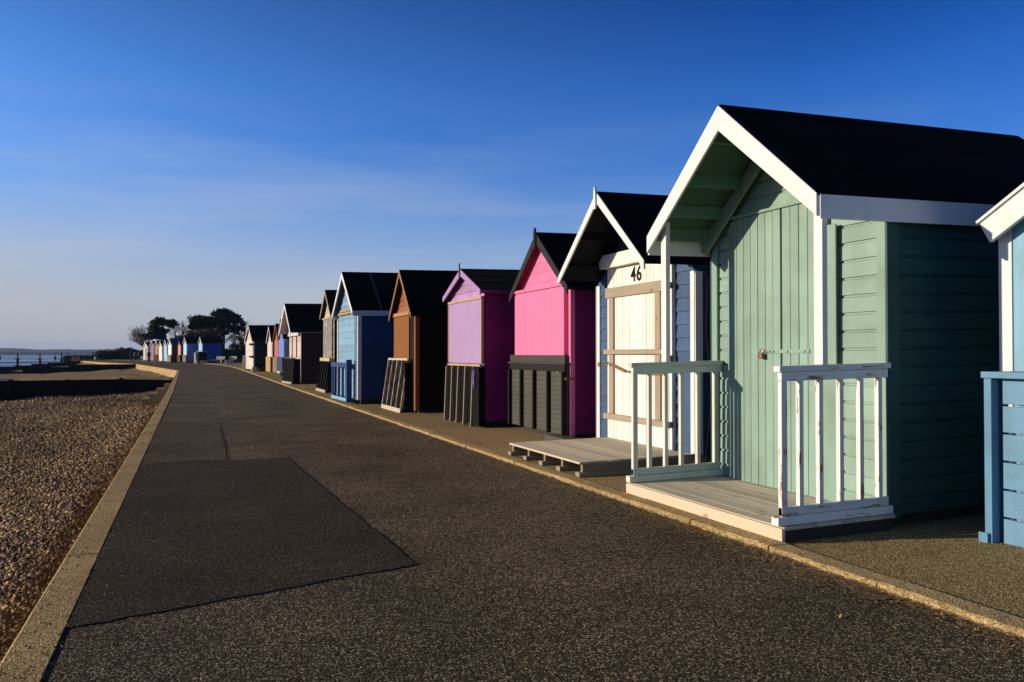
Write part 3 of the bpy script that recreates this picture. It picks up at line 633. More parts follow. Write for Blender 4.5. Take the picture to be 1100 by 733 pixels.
def folded(hut, y0, y1, xb_, ztop, zbot, m, mh, slats, shelf=True, depth=.13):
    f0 = hut.mb(); f0.box(xb_-.03, xb_+.02, y0, y1, zbot, ztop-.06); ro = hut.part(f0, 'folded_deck', mh)
    if shelf:
        q = hut.mb(); q.box(xb_-.075, xb_+.05, y0-.03, y1+.05, ztop-.075, ztop-.05); q.box(xb_-.05, xb_+.03, y0+.02, y1-.0, ztop-.048, ztop+.06); hut.part(q, 'shelf', mh, ro, bevel=.003)
        q = hut.mb(); q.box(xb_-.06, xb_-.031, y0, y1, ztop-.17, ztop-.078); hut.part(q, 'top_rail', m, ro, bevel=.003)
    for y in slats:
        q = hut.mb(); q.box(xb_-depth, xb_-.031, y-.022, y+.022, zbot, ztop-.175); hut.part(q, 'joist', m, ro, bevel=.003)
    return ro
ro = folded(pk_, -1.0, 1.17, -.048, 1.19, .11, m_blackh, paint((0.055, 0.05, 0.042), 'y', var=.3), (-.97, -.44, .10, .63, 1.14), depth=.095)
# narrow horizontal boards with dark gaps across the folded deck
q = pk_.mb()
for i in range(15): q.box(-.088, -.0785, -.985, 1.155, .115+i*.069, .115+i*.069+.063)
pk_.part(q, 'deck_board', paint((0.085, 0.078, 0.065), 'y', var=.3), ro, bevel=.002)
q = pk_.mb(); q.box(-.21, -.19, -1.02, -.985, 1.0, 1.03); q.box(-.12, .02, -1.06, -1.03, .90, .93); pk_.part(q, 'latch', m_rust, ro)
# === lilac hut ============================================================================
LI = (0.44, 0.29, 0.54); lil = paint(LI, 'z', var=.10, dirt=.12); lily = paint((0.44, 0.26, 0.52), 'y', var=.08)
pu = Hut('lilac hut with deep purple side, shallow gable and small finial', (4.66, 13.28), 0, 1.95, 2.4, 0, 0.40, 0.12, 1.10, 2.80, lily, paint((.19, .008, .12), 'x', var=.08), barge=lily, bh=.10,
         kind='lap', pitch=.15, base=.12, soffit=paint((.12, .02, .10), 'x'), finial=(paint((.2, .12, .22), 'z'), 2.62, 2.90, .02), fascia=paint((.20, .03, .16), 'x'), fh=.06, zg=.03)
q = pu.mb(); q.box(-.06, -.024, -.94, .95, 1.10, 2.20); pu.part(q, 'shutter', lil, bevel=.003)
m_bare = wood((0.60, 0.40, 0.22), 'y', .3)
q = pu.mb(); q.box(-.075, -.024, -.97, .98, 2.205, 2.25); q.box(-.07, -.024, -.965, -.942, 1.1, 2.2); q.box(-.07, -.024, .952, .975, 1.1, 2.2); q.box(-.09, -.024, -.95, .95, 1.05, 1.085); pu.part(q, 'shutter_frame', m_bare, bevel=.003)
q = pu.mb(); q.box(-.06, -.026, -.99, .99, .05, 1.04); f0 = pu.part(q, 'folded_deck', m_black)  # black panel stands in for the shadow in the open gaps between joists
m_edge = wood((0.42, 0.33, 0.22), 'z', .4)
for y in (-.62, -.19, .22, .60, .97):
    q = pu.mb(); q.add([(-.15, y-.018, .0), (-.06, y-.018, .0), (-.061, y-.018, 1.04), (-.11, y-.018, 1.04), (-.15, y+.018, .0), (-.06, y+.018, .0), (-.061, y+.018, 1.04), (-.11, y+.018, 1.04)], [(0,1,2,3),(7,6,5,4),(0,4,5,1),(1,5,6,2),(2,6,7,3),(3,7,4,0)]); pu.part(q, 'joist', m_edge, f0, bevel=.002)
q = pu.mb(); q.box(-.12, -.061, -.99, -.64, .04, 1.03); pu.part(q, 'side_board', m_black, f0)
m_tape = plain('purple_tape', (.16, .05, .42), .5)
q = pu.mb(); q.tube([(-.135, -.78+.035*math.sin(a), .93+.05*math.cos(a)) for a in [i*math.pi/4 for i in range(9)]], .013, 6); q.tube([(-.135, -.79, .88), (-.14, -.81, .76), (-.135, -.80, .66)], [.018, .022, .01], 6); pu.part(q, 'ribbon', m_tape, f0)
# === brown hut ============================================================================
BR = (0.30, 0.115, 0.028); brz = wood(BR, 'z', .35); bry = wood(BR, 'y', .3)
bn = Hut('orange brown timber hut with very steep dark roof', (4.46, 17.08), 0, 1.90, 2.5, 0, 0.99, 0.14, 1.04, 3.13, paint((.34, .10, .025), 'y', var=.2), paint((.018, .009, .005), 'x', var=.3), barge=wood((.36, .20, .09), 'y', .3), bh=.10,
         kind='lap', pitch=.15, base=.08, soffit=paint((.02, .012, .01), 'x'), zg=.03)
q = bn.mb(); q.box(-.06, -.024, -.50, .92, 1.15, 2.10); bn.part(q, 'shutter', brz, bevel=.003)
q = bn.mb(); q.box(-.09, -.024, -.58, .94, 2.11, 2.19); bn.part(q, 'shutter_ledge', wood((.50, .28, .12), 'y', .3), bevel=.003)
q = bn.mb(); q.box(-.04, .05, -.98, -.88, .06, 2.10); bn.part(q, 'corner_board', wood((.32, .11, .03), 'z', .3))
q = bn.mb(); q.box(-.03, -.023, -.87, -.52, .08, 2.08); bn.part(q, 'dark_gap_sheet', m_iron)  # black sheet paints in the shade of the gap beside the shutter
def leaning(name, label, x0, y0, y1, lean, zt, m, mt, nsl, z0=.03, base_m=None, cat='railing panel', ang=0.0):
    t_ = thing(name, label, cat, (x0, (y0+y1)/2, z0), ang, 'slatted railing panels propped against the hut fronts')
    hw_ = (y1-y0)/2
    MB().bar((0, -hw_, .045), (0, hw_, .045), .035, .09, (lean, 0, zt)).build('bottom_rail', base_m or mt, t_)
    MB().bar((lean, -hw_, zt), (lean, hw_, zt), .06, .045, (lean, 0, zt)).build('top_rail', mt, t_)
    for i in range(nsl):
        y = -hw_+.02+(2*hw_-.04)*i/(nsl-1)
        MB().bar((.0+lean*.09, y, .09), (lean*.98, y, zt-.03), .035, .05, (-1, 0, .2)).build('slat', m, t_)
    MB().bar((.05+lean*.07, 0, .09), (.03+lean*.98, 0, zt-.04), .01, 2*hw_-.02, (0, 1, 0)).build('backing_board', m_iron, t_)
    q_ = MB(); q_.box(.07+lean*.1, .34, -hw_-.002, -hw_+.02, .02, zt-.06); q_.build('end_panel', m_iron, t_)
    return t_
m_wornrail = wood((.50, .36, .22), 'z', .6)
leaning('railing_panel', 'pale worn railing panel leaning on the orange brown hut', 4.18, 17.35, 19.2, .17, 1.14, paint((.60, .52, .42), 'z', var=.1, wear=.2, wear_col=(.30, .13, .04)), wood((.55, .47, .36), 'y', .2), 5)
# === light blue hut =======================================================================
lbm = paint((.20, .37, .54), 'y', var=.06); navy = paint((.014, .055, .15), 'z', var=.1); royal = paint((.010, .055, .19), 'z', var=.08)
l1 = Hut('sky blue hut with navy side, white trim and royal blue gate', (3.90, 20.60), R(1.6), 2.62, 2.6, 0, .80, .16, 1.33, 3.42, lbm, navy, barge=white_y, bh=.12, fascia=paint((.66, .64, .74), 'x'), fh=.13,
         kind='lap', pitch=.17, base=.14, soffit=paint((.05, .08, .12), 'x'), corner_m=paint((.76, .73, .76), 'z'), zg=.03)
q = l1.mb(); q.box(-.08, -.024, -.95, 1.0, 2.30, 2.36); q.box(-.05, -.023, -.85, .9, 2.38, 2.44); l1.part(q, 'ledge', wood((.40, .28, .15), 'y', .2))
q = l1.mb(); q.box(-.045, -.023, -1.22, -.98, .14, 2.3); l1.part(q, 'door_frame', paint((.08, .22, .36), 'z'))
gt = l1.mb(); gt.box(-.22, -.17, -.98, 1.25, .92, 1.04); go = l1.part(gt, 'gate', royal)
q = l1.mb(); q.box(-.22, -.17, -.98, 1.20, .06, .14); l1.part(q, 'bottom_rail', paint((.20, .45, .62), 'y'), go)
for y in (-.90, -.72, -.25, .30, .80, 1.1):
    q = l1.mb(); q.box(-.215, -.165, y-.05, y+.05, .145, .915); l1.part(q, 'gate_slat', royal, go)
q = l1.mb(); q.box(-.25, -.12, -1.06, -.94, .05, 1.12); l1.part(q, 'gate_post', royal, go)
for sg in (-1, 1):
    q = l1.mb(); zz = lambda y: l1.zp-l1.slope*abs(y)
    q.prism([(sg*.02, zz(.02)+.012), (sg*1.3, zz(1.3)+.012), (sg*1.3, zz(1.3)+.002), (sg*.02, zz(.02)+.002)], .55, .60); l1.part(q, 'felt_batten', plain('grey_batten', (.06, .07, .09)))
# === grey hut with black ===================================================================
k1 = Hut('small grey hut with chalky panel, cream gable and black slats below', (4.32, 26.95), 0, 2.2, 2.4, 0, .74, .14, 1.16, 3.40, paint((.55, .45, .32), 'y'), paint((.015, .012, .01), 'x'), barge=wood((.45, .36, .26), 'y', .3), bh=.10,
         base=.12, zg=.03, soffit=paint((.03, .02, .02), 'x'))
q = k1.mb(); q.box(-.07, -.024, -.95, .90, 1.15, 2.42)
chm, t, b = nmat('chalky_grey_panel'); nn = N(t, 'ShaderNodeTexNoise', Scale=5.0, Detail=6.0, Roughness=.7, Distortion=1.5); t.links.new(coords(t), nn.inputs['Vector'])
t.links.new(mixc(t, ramp(t, nn.outputs[0], .52, .62), (.16, .15, .135), (.42, .40, .38)), b.inputs['Base Color']); b.inputs['Roughness'].default_value = .8
k1.part(q, 'shutter', chm)
q = k1.mb(); q.box(-.10, -.024, -1.0, .98, 2.43, 2.47); q.box(-.16, -.024, -1.02, 1.05, 1.02, 1.13); k1.part(q, 'ledge', wood((.60, .47, .28), 'y', .3))
leaning('railing_panel', 'black railing panel leaning on the grey chalky hut', 4.05, 27.1, 29.2, .14, 1.02, m_black, m_black, 5, base_m=wood((.45, .38, .28), 'y', .3))
# === dark brown hut =======================================================================
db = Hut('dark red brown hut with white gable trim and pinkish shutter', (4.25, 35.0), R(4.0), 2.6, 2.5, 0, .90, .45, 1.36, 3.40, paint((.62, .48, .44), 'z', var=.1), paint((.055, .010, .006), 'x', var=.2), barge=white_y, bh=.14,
         base=.10, zg=.03, soffit=paint((.5, .48, .45), 'x'))
q = db.mb(); q.box(-.12, -.024, -1.2, 1.25, 2.02, 2.26); db.part(q, 'ledge', paint((.60, .62, .66), 'y'))
for a_ in (-.45, .55): q = db.mb(); q.box(-.05, -.023, a_, a_+.05, 1.1, 2.0); db.part(q, 'shutter_joint', m_darkwood)
leaning('railing_panel', 'dark rusty brown slatted panel leaning on the red brown hut', 3.80, 35.15, 37.4, .12, 1.08, wood((.10, .07, .05), 'z', .4), wood((.12, .08, .05), 'y', .4), 6, base_m=wood((.40, .34, .26), 'y', .3), ang=R(4))
q = db.mb(); q.box(-.3, .1, -1.31, -1.29, 2.30, 2.34)
# === huts beyond ==========================================================================
def small(label, corner, rz, w_, d, slope, hw, zp, fm, sm, roofm, barge, upper=None, lower=None, zg=.03, fo=.12, cm=None, split=1.05, base=.12, strips=None):
    k = Hut(label, corner, rz, w_, d, 0, slope, fo, hw, zp, fm, sm, roofm=roofm, barge=barge, bh=.13, fascia=None, kind='lap', pitch=.18, detail=False, zg=zg, corner_m=cm, base=base)
    if upper: q_ = k.mb(); q_.box(-.06, -.024, -w_/2+.12, w_/2-.12, split+.02, k.zfw-.08); k.part(q_, 'shutter', upper)
    if lower: q_ = k.mb(); q_.box(-.16, -.03, -w_/2+.05, w_/2-.05, base-.06, split); k.part(q_, 'windbreak', lower)
    if strips:
        for i, (a_, c_, mm) in enumerate(strips): q_ = k.mb(); q_.box(-.075, -.061, a_, c_, base+.02, k.zfw-.1); k.part(q_, 'door', mm)
    return k
W = paint((.66, .62, .56), 'z', dirt=.2, var=.12)
be = small('cream sided hut with bright blue shutter over a navy windbreak', (5.2, 50.5), R(2), 2.5, 2.4, .9, 1.32, 3.35, paint((.12, .20, .55), 'y'), paint((.42, .40, .37), 'z', dirt=.08), m_felt, wood((.35, .25, .12), 'y', .3), paint((.16, .24, .62), 'z'), paint((.015, .03, .10), 'z'), base=.25)
rd = small('terracotta red hut squeezed between the blue and the white hut', (5.25, 54.4), R(2), 2.1, 2.4, .9, 1.1, 3.20, paint((.42, .12, .07), 'y'), paint((.1, .05, .04), 'x'), m_felt, paint((.30, .09, .05), 'y'), paint((.45, .14, .09), 'z'), wood((.24, .17, .10), 'z', .3))
wh = small('white fronted hut with tan windbreak just before the dark shed', (5.1, 57.2), R(3), 2.3, 2.4, .9, 1.2, 3.15, W, paint((.05, .05, .05), 'x'), m_felt, W, W, wood((.46, .30, .14), 'z', .3))
sh_ = small('dark boarded shed with white front and black straps at the kerb', (4.22, 62.3), R(7.5), 2.7, 2.7, .82, 1.42, 3.35, W, wood((.045, .04, .03), 'z', .3), m_felt, W, W, None, cm=W, base=.14)
for z in (.98, 1.88):
    q = sh_.mb(); q.box(-.17, -.04, -1.42, -.50, z, z+.13); sh_.part(q, 'strap', m_iron)
for i, (yy_, a_, lab) in enumerate(((66.5, 9, 'dark hut standing directly behind the boarded shed'), (70.2, 9, 'farthest dark roofed hut of the near row'))):
    small(lab, (4.6+i*.1, yy_), R(a_), 2.3, 2.4, .9, 1.2, 3.2, W, paint((.05, .05, .05), 'x'), m_felt, W, None, None)
st2 = thing('step_block', 'white topped low step in front of the cream sided hut', 'step', (4.72, 48.9, .03))
MB().box(0, .75, 0, 1.3, .14, .26).build('tread', W, st2); MB().box(.06, .72, .05, 1.25, -.004, .138).build('base', m_darkwood, st2)
MB_ = MB(); MB_.box(4.0, 4.35, 60.6, 61.2, .03, .34); tag(MB_.build('timber_block', wood((.62, .48, .26), 'z', .2), bevel=.02), 'pale yellow timber block on the kerb before the dark shed', 'block')
q = MB(); q.box(4.45, 6.2, 60.2, 61.6, .02, .22); tag(q.build('timber_stack', m_darkwood), 'low dark stack of timber beside the boarded shed wall', 'timber')

# far row after the bend
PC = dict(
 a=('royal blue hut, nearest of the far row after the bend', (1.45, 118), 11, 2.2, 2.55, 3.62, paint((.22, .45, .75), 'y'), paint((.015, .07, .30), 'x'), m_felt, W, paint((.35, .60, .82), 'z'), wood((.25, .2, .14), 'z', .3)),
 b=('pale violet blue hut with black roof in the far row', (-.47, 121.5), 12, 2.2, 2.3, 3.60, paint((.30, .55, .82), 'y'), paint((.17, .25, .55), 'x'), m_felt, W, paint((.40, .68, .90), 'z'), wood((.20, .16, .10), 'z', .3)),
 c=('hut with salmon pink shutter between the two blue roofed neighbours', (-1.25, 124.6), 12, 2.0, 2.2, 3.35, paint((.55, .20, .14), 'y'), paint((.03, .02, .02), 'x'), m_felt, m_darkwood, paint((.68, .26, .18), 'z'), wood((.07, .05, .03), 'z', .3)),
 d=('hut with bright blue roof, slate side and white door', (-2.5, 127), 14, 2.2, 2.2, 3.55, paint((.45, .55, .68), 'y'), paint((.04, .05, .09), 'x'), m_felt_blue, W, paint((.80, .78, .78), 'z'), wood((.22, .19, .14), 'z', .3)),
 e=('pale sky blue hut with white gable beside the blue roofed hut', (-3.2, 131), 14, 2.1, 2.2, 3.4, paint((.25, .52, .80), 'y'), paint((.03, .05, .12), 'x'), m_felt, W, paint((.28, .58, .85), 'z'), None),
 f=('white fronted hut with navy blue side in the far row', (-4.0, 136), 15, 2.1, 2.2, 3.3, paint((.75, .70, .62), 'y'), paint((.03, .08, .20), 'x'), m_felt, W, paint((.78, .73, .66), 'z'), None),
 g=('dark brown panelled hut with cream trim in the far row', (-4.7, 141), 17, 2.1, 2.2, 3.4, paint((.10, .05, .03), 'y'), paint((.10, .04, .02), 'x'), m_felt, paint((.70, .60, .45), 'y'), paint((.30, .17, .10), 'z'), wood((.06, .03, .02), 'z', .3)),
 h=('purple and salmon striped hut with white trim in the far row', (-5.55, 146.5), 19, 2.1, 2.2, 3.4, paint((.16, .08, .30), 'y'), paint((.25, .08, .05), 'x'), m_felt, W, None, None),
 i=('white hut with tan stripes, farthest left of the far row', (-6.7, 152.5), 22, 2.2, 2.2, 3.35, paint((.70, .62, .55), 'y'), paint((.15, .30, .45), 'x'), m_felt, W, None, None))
FG = 'beach huts in the far row after the bend'
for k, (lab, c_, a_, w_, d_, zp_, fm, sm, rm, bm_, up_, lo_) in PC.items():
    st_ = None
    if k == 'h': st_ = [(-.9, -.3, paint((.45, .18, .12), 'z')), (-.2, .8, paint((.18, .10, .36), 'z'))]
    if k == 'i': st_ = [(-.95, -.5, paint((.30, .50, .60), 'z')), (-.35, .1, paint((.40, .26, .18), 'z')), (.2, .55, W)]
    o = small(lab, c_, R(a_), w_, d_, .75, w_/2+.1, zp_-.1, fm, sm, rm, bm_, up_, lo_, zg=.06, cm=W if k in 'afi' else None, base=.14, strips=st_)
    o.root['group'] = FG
q = MB(); q.box(.35, 1.25, 116.0, 117.1, .08, 1.75)
hb = thing('storage_box', 'black storage box with pale blue lid before the royal blue hut', 'storage box', (.95, 115.9, .06), R(11))
MB().box(0, 1.0, 0, .9, 0, 1.45).build('body', m_black, hb); MB().box(-.08, 1.05, -.05, .95, 1.452, 1.52).build('lid', paint((.25, .45, .60), 'y'), hb)
MB().box(-.38, -.02, .0, .85, .03, 1.4).build('side_door', paint((.30, .28, .24), 'z'), hb)

# ------------------------------------------------------------------ steps, groynes
m_conc = aggregate('step_concrete', [(0.0, (.20, .15, .085)), (.5, (.30, .23, .13)), (.9, (.44, .35, .22))], 60, .6, .008)
stp = thing('beach_steps', 'four concrete steps dropping from the sea wall to the shingle', 'steps', (-.76, 38.6, 0))
for i in range(4):
    MB().box(-(i+1)*.30, -i*.30-.001 if i else -.002, 0, 1.3, -1.5, [-.02, -.20, -.42, -.63][i]).build('step', m_conc, stp, bevel=.01)
def groyne(label, p0, L, ang, tops, zb, y_step=2.4, hgt=None):
    t_ = thing('groyne', label, 'groyne', (p0[0], p0[1], 0), ang, 'timber groynes running down the beach')
    n_ = int(L/y_step); r_ = random.Random(int(L))
    for i in range(n_+1):
        d = i*y_step; z = np.interp(d, tops[0], tops[1])
        MB().box(-d-.09, -d+.09, -.27, -.09, zb, z+r_.uniform(.0, .06)).build('pile', m_groyne, t_, bevel=.02)
    for k in range(7):
        for i in range(n_):
            d0, d1 = i*y_step, (i+1)*y_step; za = np.interp(d0, tops[0], tops[1])-.02-k*.235; zb_ = np.interp(d1, tops[0], tops[1])-.02-k*.235
            if abs(za-zb_) > .12: za = zb_ = min(za, zb_)
            q_ = MB(); j = r_.uniform(-.008, .008)
            q_.add([(-d1+.004, -.085, zb_-.234), (-d0-.004, -.085, za-.234), (-d0-.004, -.01, za-.234), (-d1+.004, -.01, zb_-.234), (-d1+.004, -.085, zb_), (-d0-.004, -.085, za-(.010 if (i*7+k*3) % 11 == 0 else .0)), (-d0-.004, -.01, za-(.010 if (i*7+k*3) % 11 == 0 else .0)), (-d1+.004, -.01, zb_)],
                   [(0,3,2,1),(4,5,6,7),(0,1,5,4),(1,2,6,5),(2,3,7,6),(3,0,4,7)])
            q_.build('plank', m_groyne, t_)
    return t_
groyne('nearest long black timber groyne behind the concrete steps', (-.85, 46), 24, 0, ([0, 1.0, 8, 20, 24], [-.02, .05, 0, -.05, -.25]), -3.2)
groyne('farther black groyne at the bend, stepping down to the sea', (-6.4, 112), 26, 0, ([0, 8.3, 8.4, 12.4, 12.5, 14.6, 26], [.03, -.02, -.26, -.3, -.58, -.8, -1.4]), -3.2)
groyne('short black groyne beyond the bend beside the yellow wall end', (-17.5, 158), 16, 0, ([0, 6, 16], [.2, -.3, -1.2]), -3.2)
q = MB(); q.box(-19.3, -18.1, 162, 163.6, -1.6, .75)
tag(q.build('concrete_wall_end', m_conc, bevel=.05), 'sunlit yellow concrete wall end at the far beach', 'wall')

# posts standing in the sea
for (x, y, hh, lab) in ((-37, 218, 3.3, 'leftmost'), (-32.2, 216, 3.2, 'middle'), (-28.6, 222, 3.4, 'rightmost')):
    t_ = thing('sea_marker_post', lab+' of the three tall marker posts standing in the water', 'marker post', (x, y, -1.9), 0, 'marker posts in the water')
    MB().tube([(0, 0, -1), (0, 0, 1.9)], .28, 8).build('pile', m_groyne, t_)
    MB().tube([(0, 0, 1.9), (0, 0, hh)], .14, 6).build('pole', m_groyne, t_)
    MB().box(-.6, .6, -.3, .3, 1.85, 2.05).build('cap', m_groyne, t_)
t_ = thing('sea_platform', 'small dark platform on four legs far out in the water', 'platform', (-95, 500, -1.9))
for x in (-2.2, -.6, .8, 2.2): MB().box(x-.25, x+.25, -.3, .3, -1, 2.2).build('leg', m_groyne, t_)
MB().box(-2.5, 2.5, -1, 1, 1.2, 1.6).build('platform_deck', m_groyne, t_)
t_ = thing('channel_beacon', 'single dark beacon in the water right of the marker posts', 'beacon', (-62, 460, -1.9))
MB().tube([(0, 0, -1), (0, 0, 3.4)], .14, 6).build('pole', m_groyne, t_); MB().box(-.5, .5, -.5, .5, .3, 1.7).build('cage', m_groyne, t_)

# ------------------------------------------------------------------ hills across the water
m_hill, t, b = nmat('wooded_hill'); nn = N(t, 'ShaderNodeTexNoise', Scale=.02, Detail=8.0, Roughness=.7); t.links.new(coords(t), nn.inputs['Vector'])
t.links.new(mixc(t, ramp(t, nn.outputs[0], .35, .65), (.010, .016, .014), (.024, .034, .026)), b.inputs['Base Color']); b.inputs['Roughness'].default_value = 1
vs = []; fs = []; na = 420; rr = random.Random(2)
ph = [rr.uniform(0, 6.28) for _ in range(9)]
for i in range(na):
    a = R(-75+150*i/(na-1)); f_h = 15.5+2.2*math.sin(a*9+ph[0])+1.4*math.sin(a*23+ph[1])+1.0*math.sin(a*61+ph[2])+.8*math.sin(a*140+ph[3])+rr.uniform(-.5, .5)
    for (rad, k) in ((2300, -.17), (2330, .35), (2420, .8), (2600, 1.0), (3300, 1.05)):
        vs.append((rad*math.sin(a), rad*math.cos(a), f_h*k*(1.0 if rad < 2700 else .9)))
for i in range(na-1):
    for j in range(4): fs.append((i*5+j, (i+1)*5+j, (i+1)*5+j+1, i*5+j+1))
MB().add(vs, fs, False).build('hills', m_hill, kind='structure')

# ------------------------------------------------------------------ trees
def leafmat(name, c0, c1):
    m, t, b = nmat(name); geo = t.nodes.new('ShaderNodeNewGeometry')
    t.links.new(mixc(t, geo.outputs['Random Per Island'], c0, c1), b.inputs['Base Color']); b.inputs['Roughness'].default_value = .8; b.inputs['Specular IOR Level'].default_value = .15; return m
m_pine = leafmat('pine_needles', (.006, .014, .006), (.022, .038, .012)); m_brush = leafmat('brown_twigs', (.05, .032, .016), (.11, .075, .035)); m_hedge = leafmat('hedge_leaves', (.010, .022, .010), (.035, .055, .02))
m_bark = wood((.045, .035, .025), 'z', .4)
m_twig = wood((.09, .07, .05), 'z', .3)
TG = 'trees behind the far huts'
def leaves(blobs, n_, size, seed, flat=.6):
    r_ = random.Random(seed); mb_ = MB(); vol = [a*b*c for _, _, _, a, b, c in blobs]; tot = sum(vol)
    for (cx, cy, cz, a, b, c), v_ in zip(blobs, vol):
        subs = [Vector((r_.gauss(0, 1), r_.gauss(0, 1), r_.gauss(0, 1))).normalized()*r_.uniform(.35, .95) for _ in range(max(6, int(14*(v_/tot)*len(blobs))))]
        k = int(n_*v_/tot)
        for i in range(k):
            s_ = r_.choice(subs); p = s_ + Vector((r_.gauss(0, .17), r_.gauss(0, .17), r_.gauss(0, .14)))
            P = Vector((cx+p.x*a, cy+p.y*b, cz+p.z*c))
            u = Vector((r_.gauss(0, 1), r_.gauss(0, 1), r_.gauss(0, flat))).normalized(); v2 = u.cross(Vector((r_.gauss(0, 1), r_.gauss(0, 1), r_.gauss(0, 1)))).normalized(); s2 = size*r_.uniform(.5, 1.3)
            mb_.add([tuple(P), tuple(P+u*s2), tuple(P+u*s2*.6+v2*s2*.8)], [(0, 1, 2)])
    return mb_
def branches(mb_, p, d, L, r0, depth, r_, spread=.55, up=.12, drift=Vector((0, 0, 0)), nch=3, ends=None):
    pts = [p.copy()]; q_ = p.copy(); dd_ = d.copy(); seg = 4
    for i in range(seg):
        dd_ = (dd_+Vector((r_.gauss(0, .12), r_.gauss(0, .12), r_.gauss(0, .10)+up*.3))+drift*.1).normalized(); q_ = q_+dd_*L/seg; pts.append(q_.copy())
    mb_.tube(pts, [r0*(1-.5*i/seg) for i in range(seg+1)], 5 if depth > 2 else 3, False)
    if depth <= 0:
        if ends is not None: ends.append(q_.copy())
        return
    for k in range(nch):
        f = r_.uniform(.35, 1.0) if k else 1.0; base_ = pts[min(seg, int(f*seg))]
        nd = (dd_+Vector((r_.gauss(0, spread), r_.gauss(0, spread), r_.gauss(0, spread*.7)+up))+drift*.25).normalized()
        branches(mb_, base_, nd, L*r_.uniform(.62, .82), r0*(.55 if k else .6), depth-1, r_, spread, up, drift, nch, ends)
def bare_tree(label, x, y, h_, seed, drift=(0, 0, 0), rad=.22, cat='tree', depth=5, trunk=None, spread=.55):
    r_ = random.Random(seed); t_ = thing('bare_tree', label, cat, (x, y, .08), 0, TG)
    mb_ = MB(); L0 = h_*.30 if trunk is None else trunk
    top = Vector((drift[0]*.3, 0, L0)); mb_.tube([(0, 0, -.2), tuple(top*.5+Vector((.1, 0, 0))), tuple(top)], [rad*1.3, rad, rad*.8], 7); mb_.build('trunk', m_bark, t_)
    c_ = MB()
    for k in range(4): branches(c_, top.copy(), Vector((r_.gauss(0, .5), r_.gauss(0, .5), .8)).normalized(), h_*.27, rad*.8, depth, r_, spread, .14, Vector(drift), 3)
    c_.build('crown', m_twig, t_); return t_
def pine(label, x, y, trunk_pts, trunk_r, blobs, n_, seed, limbs=()):
    t_ = thing('pine_tree', label, 'pine tree', (x, y, .08), 0, TG)
    tb = MB(); tb.tube(trunk_pts, trunk_r, 8)
    for a_, b_, r0 in limbs: a_ = Vector(a_); b_ = Vector(b_); tb.tube([a_, (a_+b_)/2+Vector((0, 0, -.15)), b_], [r0, r0*.8, r0*.5], 6)
    tb.build('trunk', m_bark, t_); leaves(blobs, n_, .42, seed).build('crown', m_pine, t_); return t_
# 0.2 m per photo pixel at 165 m
pine('wind-shaped pine with flat leaning crown behind the far row', -4.4, 166, [(0, 0, -.2), (-.05, 0, 2.2), (.1, 0, 3.6), (-.1, 0, 5.2), (-.4, 0, 6.2)], [.34, .28, .24, .2, .12],
     [(-.7, 0, 7.05, 2.0, 1.6, .75), (.9, 0, 6.7, 1.2, 1.2, .6), (-1.6, 0, 5.6, 1.5, 1.4, .7), (-.3, 0, 5.4, 1.2, 1.1, .7), (-2.6, 0, 4.4, 1.5, 1.2, .7), (-1.2, 0, 4.3, 1.3, 1.1, .6)], 5200, 3,
     [((.1, 0, 3.6), (-1.8, .1, 4.4), .12), ((0, 0, 4.4), (-1.4, 0, 5.4), .12), ((0, 0, 5), (.9, 0, 6.4), .1)])
pine('tallest dark pine with wide spreading crown behind the benches', 5.6, 165, [(0, 0, -.2), (0, 0, 2.4), (.1, 0, 4.4), (0, 0, 6.5), (.2, 0, 8.0)], [.45, .38, .34, .26, .15],
     [(.0, 0, 8.6, 2.2, 2.0, .95), (-1.0, 0, 7.6, 2.6, 2.0, .9), (1.8, 0, 7.9, 1.7, 1.5, .75), (-3.3, 0, 7.4, 2.4, 1.8, .85), (-4.7, 0, 6.5, 1.9, 1.6, .9), (2.9, 0, 6.9, 1.3, 1.2, 1.0), (3.1, 0, 5.6, 1.0, 1.0, .7), (-2.2, 0, 6.0, 2.4, 1.8, 1.0), (.6, 0, 6.4, 1.6, 1.4, .9), (-.4, 0, 5.2, 1.3, 1.2, .7), (1.7, 0, 5.6, .8, .8, .4)], 15000, 5,
     [((0, 0, 3.4), (2.6, .1, 5.6), .14), ((0, 0, 3.0), (1.9, 0, 4.6), .10), ((0, 0, 4.6), (-3.4, 0, 6.4), .16), ((.1, 0, 5.5), (2.8, 0, 7), .12), ((0, 0, 4.8), (-2.2, .2, 6), .13)])
bare_tree('pale bare tree at the left end of the far huts', -8.0, 172, 7.4, 12, (-.15, 0, 0), .24, spread=.62)
bare_tree('bare dark-twigged tree between the two pines', -1.6, 186, 8.6, 21, (0, 0, 0), .22, spread=.5)
bare_tree('bare tree leaning right above the dark shed roof', 10.6, 178, 8.8, 33, (.5, 0, 0), .18, spread=.5)
bare_tree('thin bare tree beside the tall pine', 8.3, 172, 6.0, 44, (.1, 0, 0), .13)
def bush(label, x, y, blobs, n_, mat, seed, name='bush', cat='bush', twigs=True):
    t_ = thing(name, label, cat, (x, y, .08), 0, TG if name == 'bushy_tree' else None)
    tk = MB(); r_ = random.Random(seed)
    for b_ in blobs: tk.tube([(b_[0]*.25, b_[1], -.2), (b_[0]*.8, b_[1], b_[2]*.6), (b_[0], b_[1], b_[2])], [.12, .08, .03], 5)
    tk.build('trunk', m_bark, t_); leaves(blobs, n_, .33, seed).build('crown', mat, t_); return t_
bush('rusty brown bushy tree under the left side of the tall pine', 1.6, 160, [(-.6, 0, 4.2, 2.6, 1.6, 1.5), (1.2, 0, 4.6, 2.0, 1.5, 1.3), (-2.6, 0, 3.4, 1.7, 1.3, 1.1), (2.4, 0, 3.6, 1.4, 1.2, 1.1)], 7000, m_brush, 8, 'bushy_tree', 'tree')
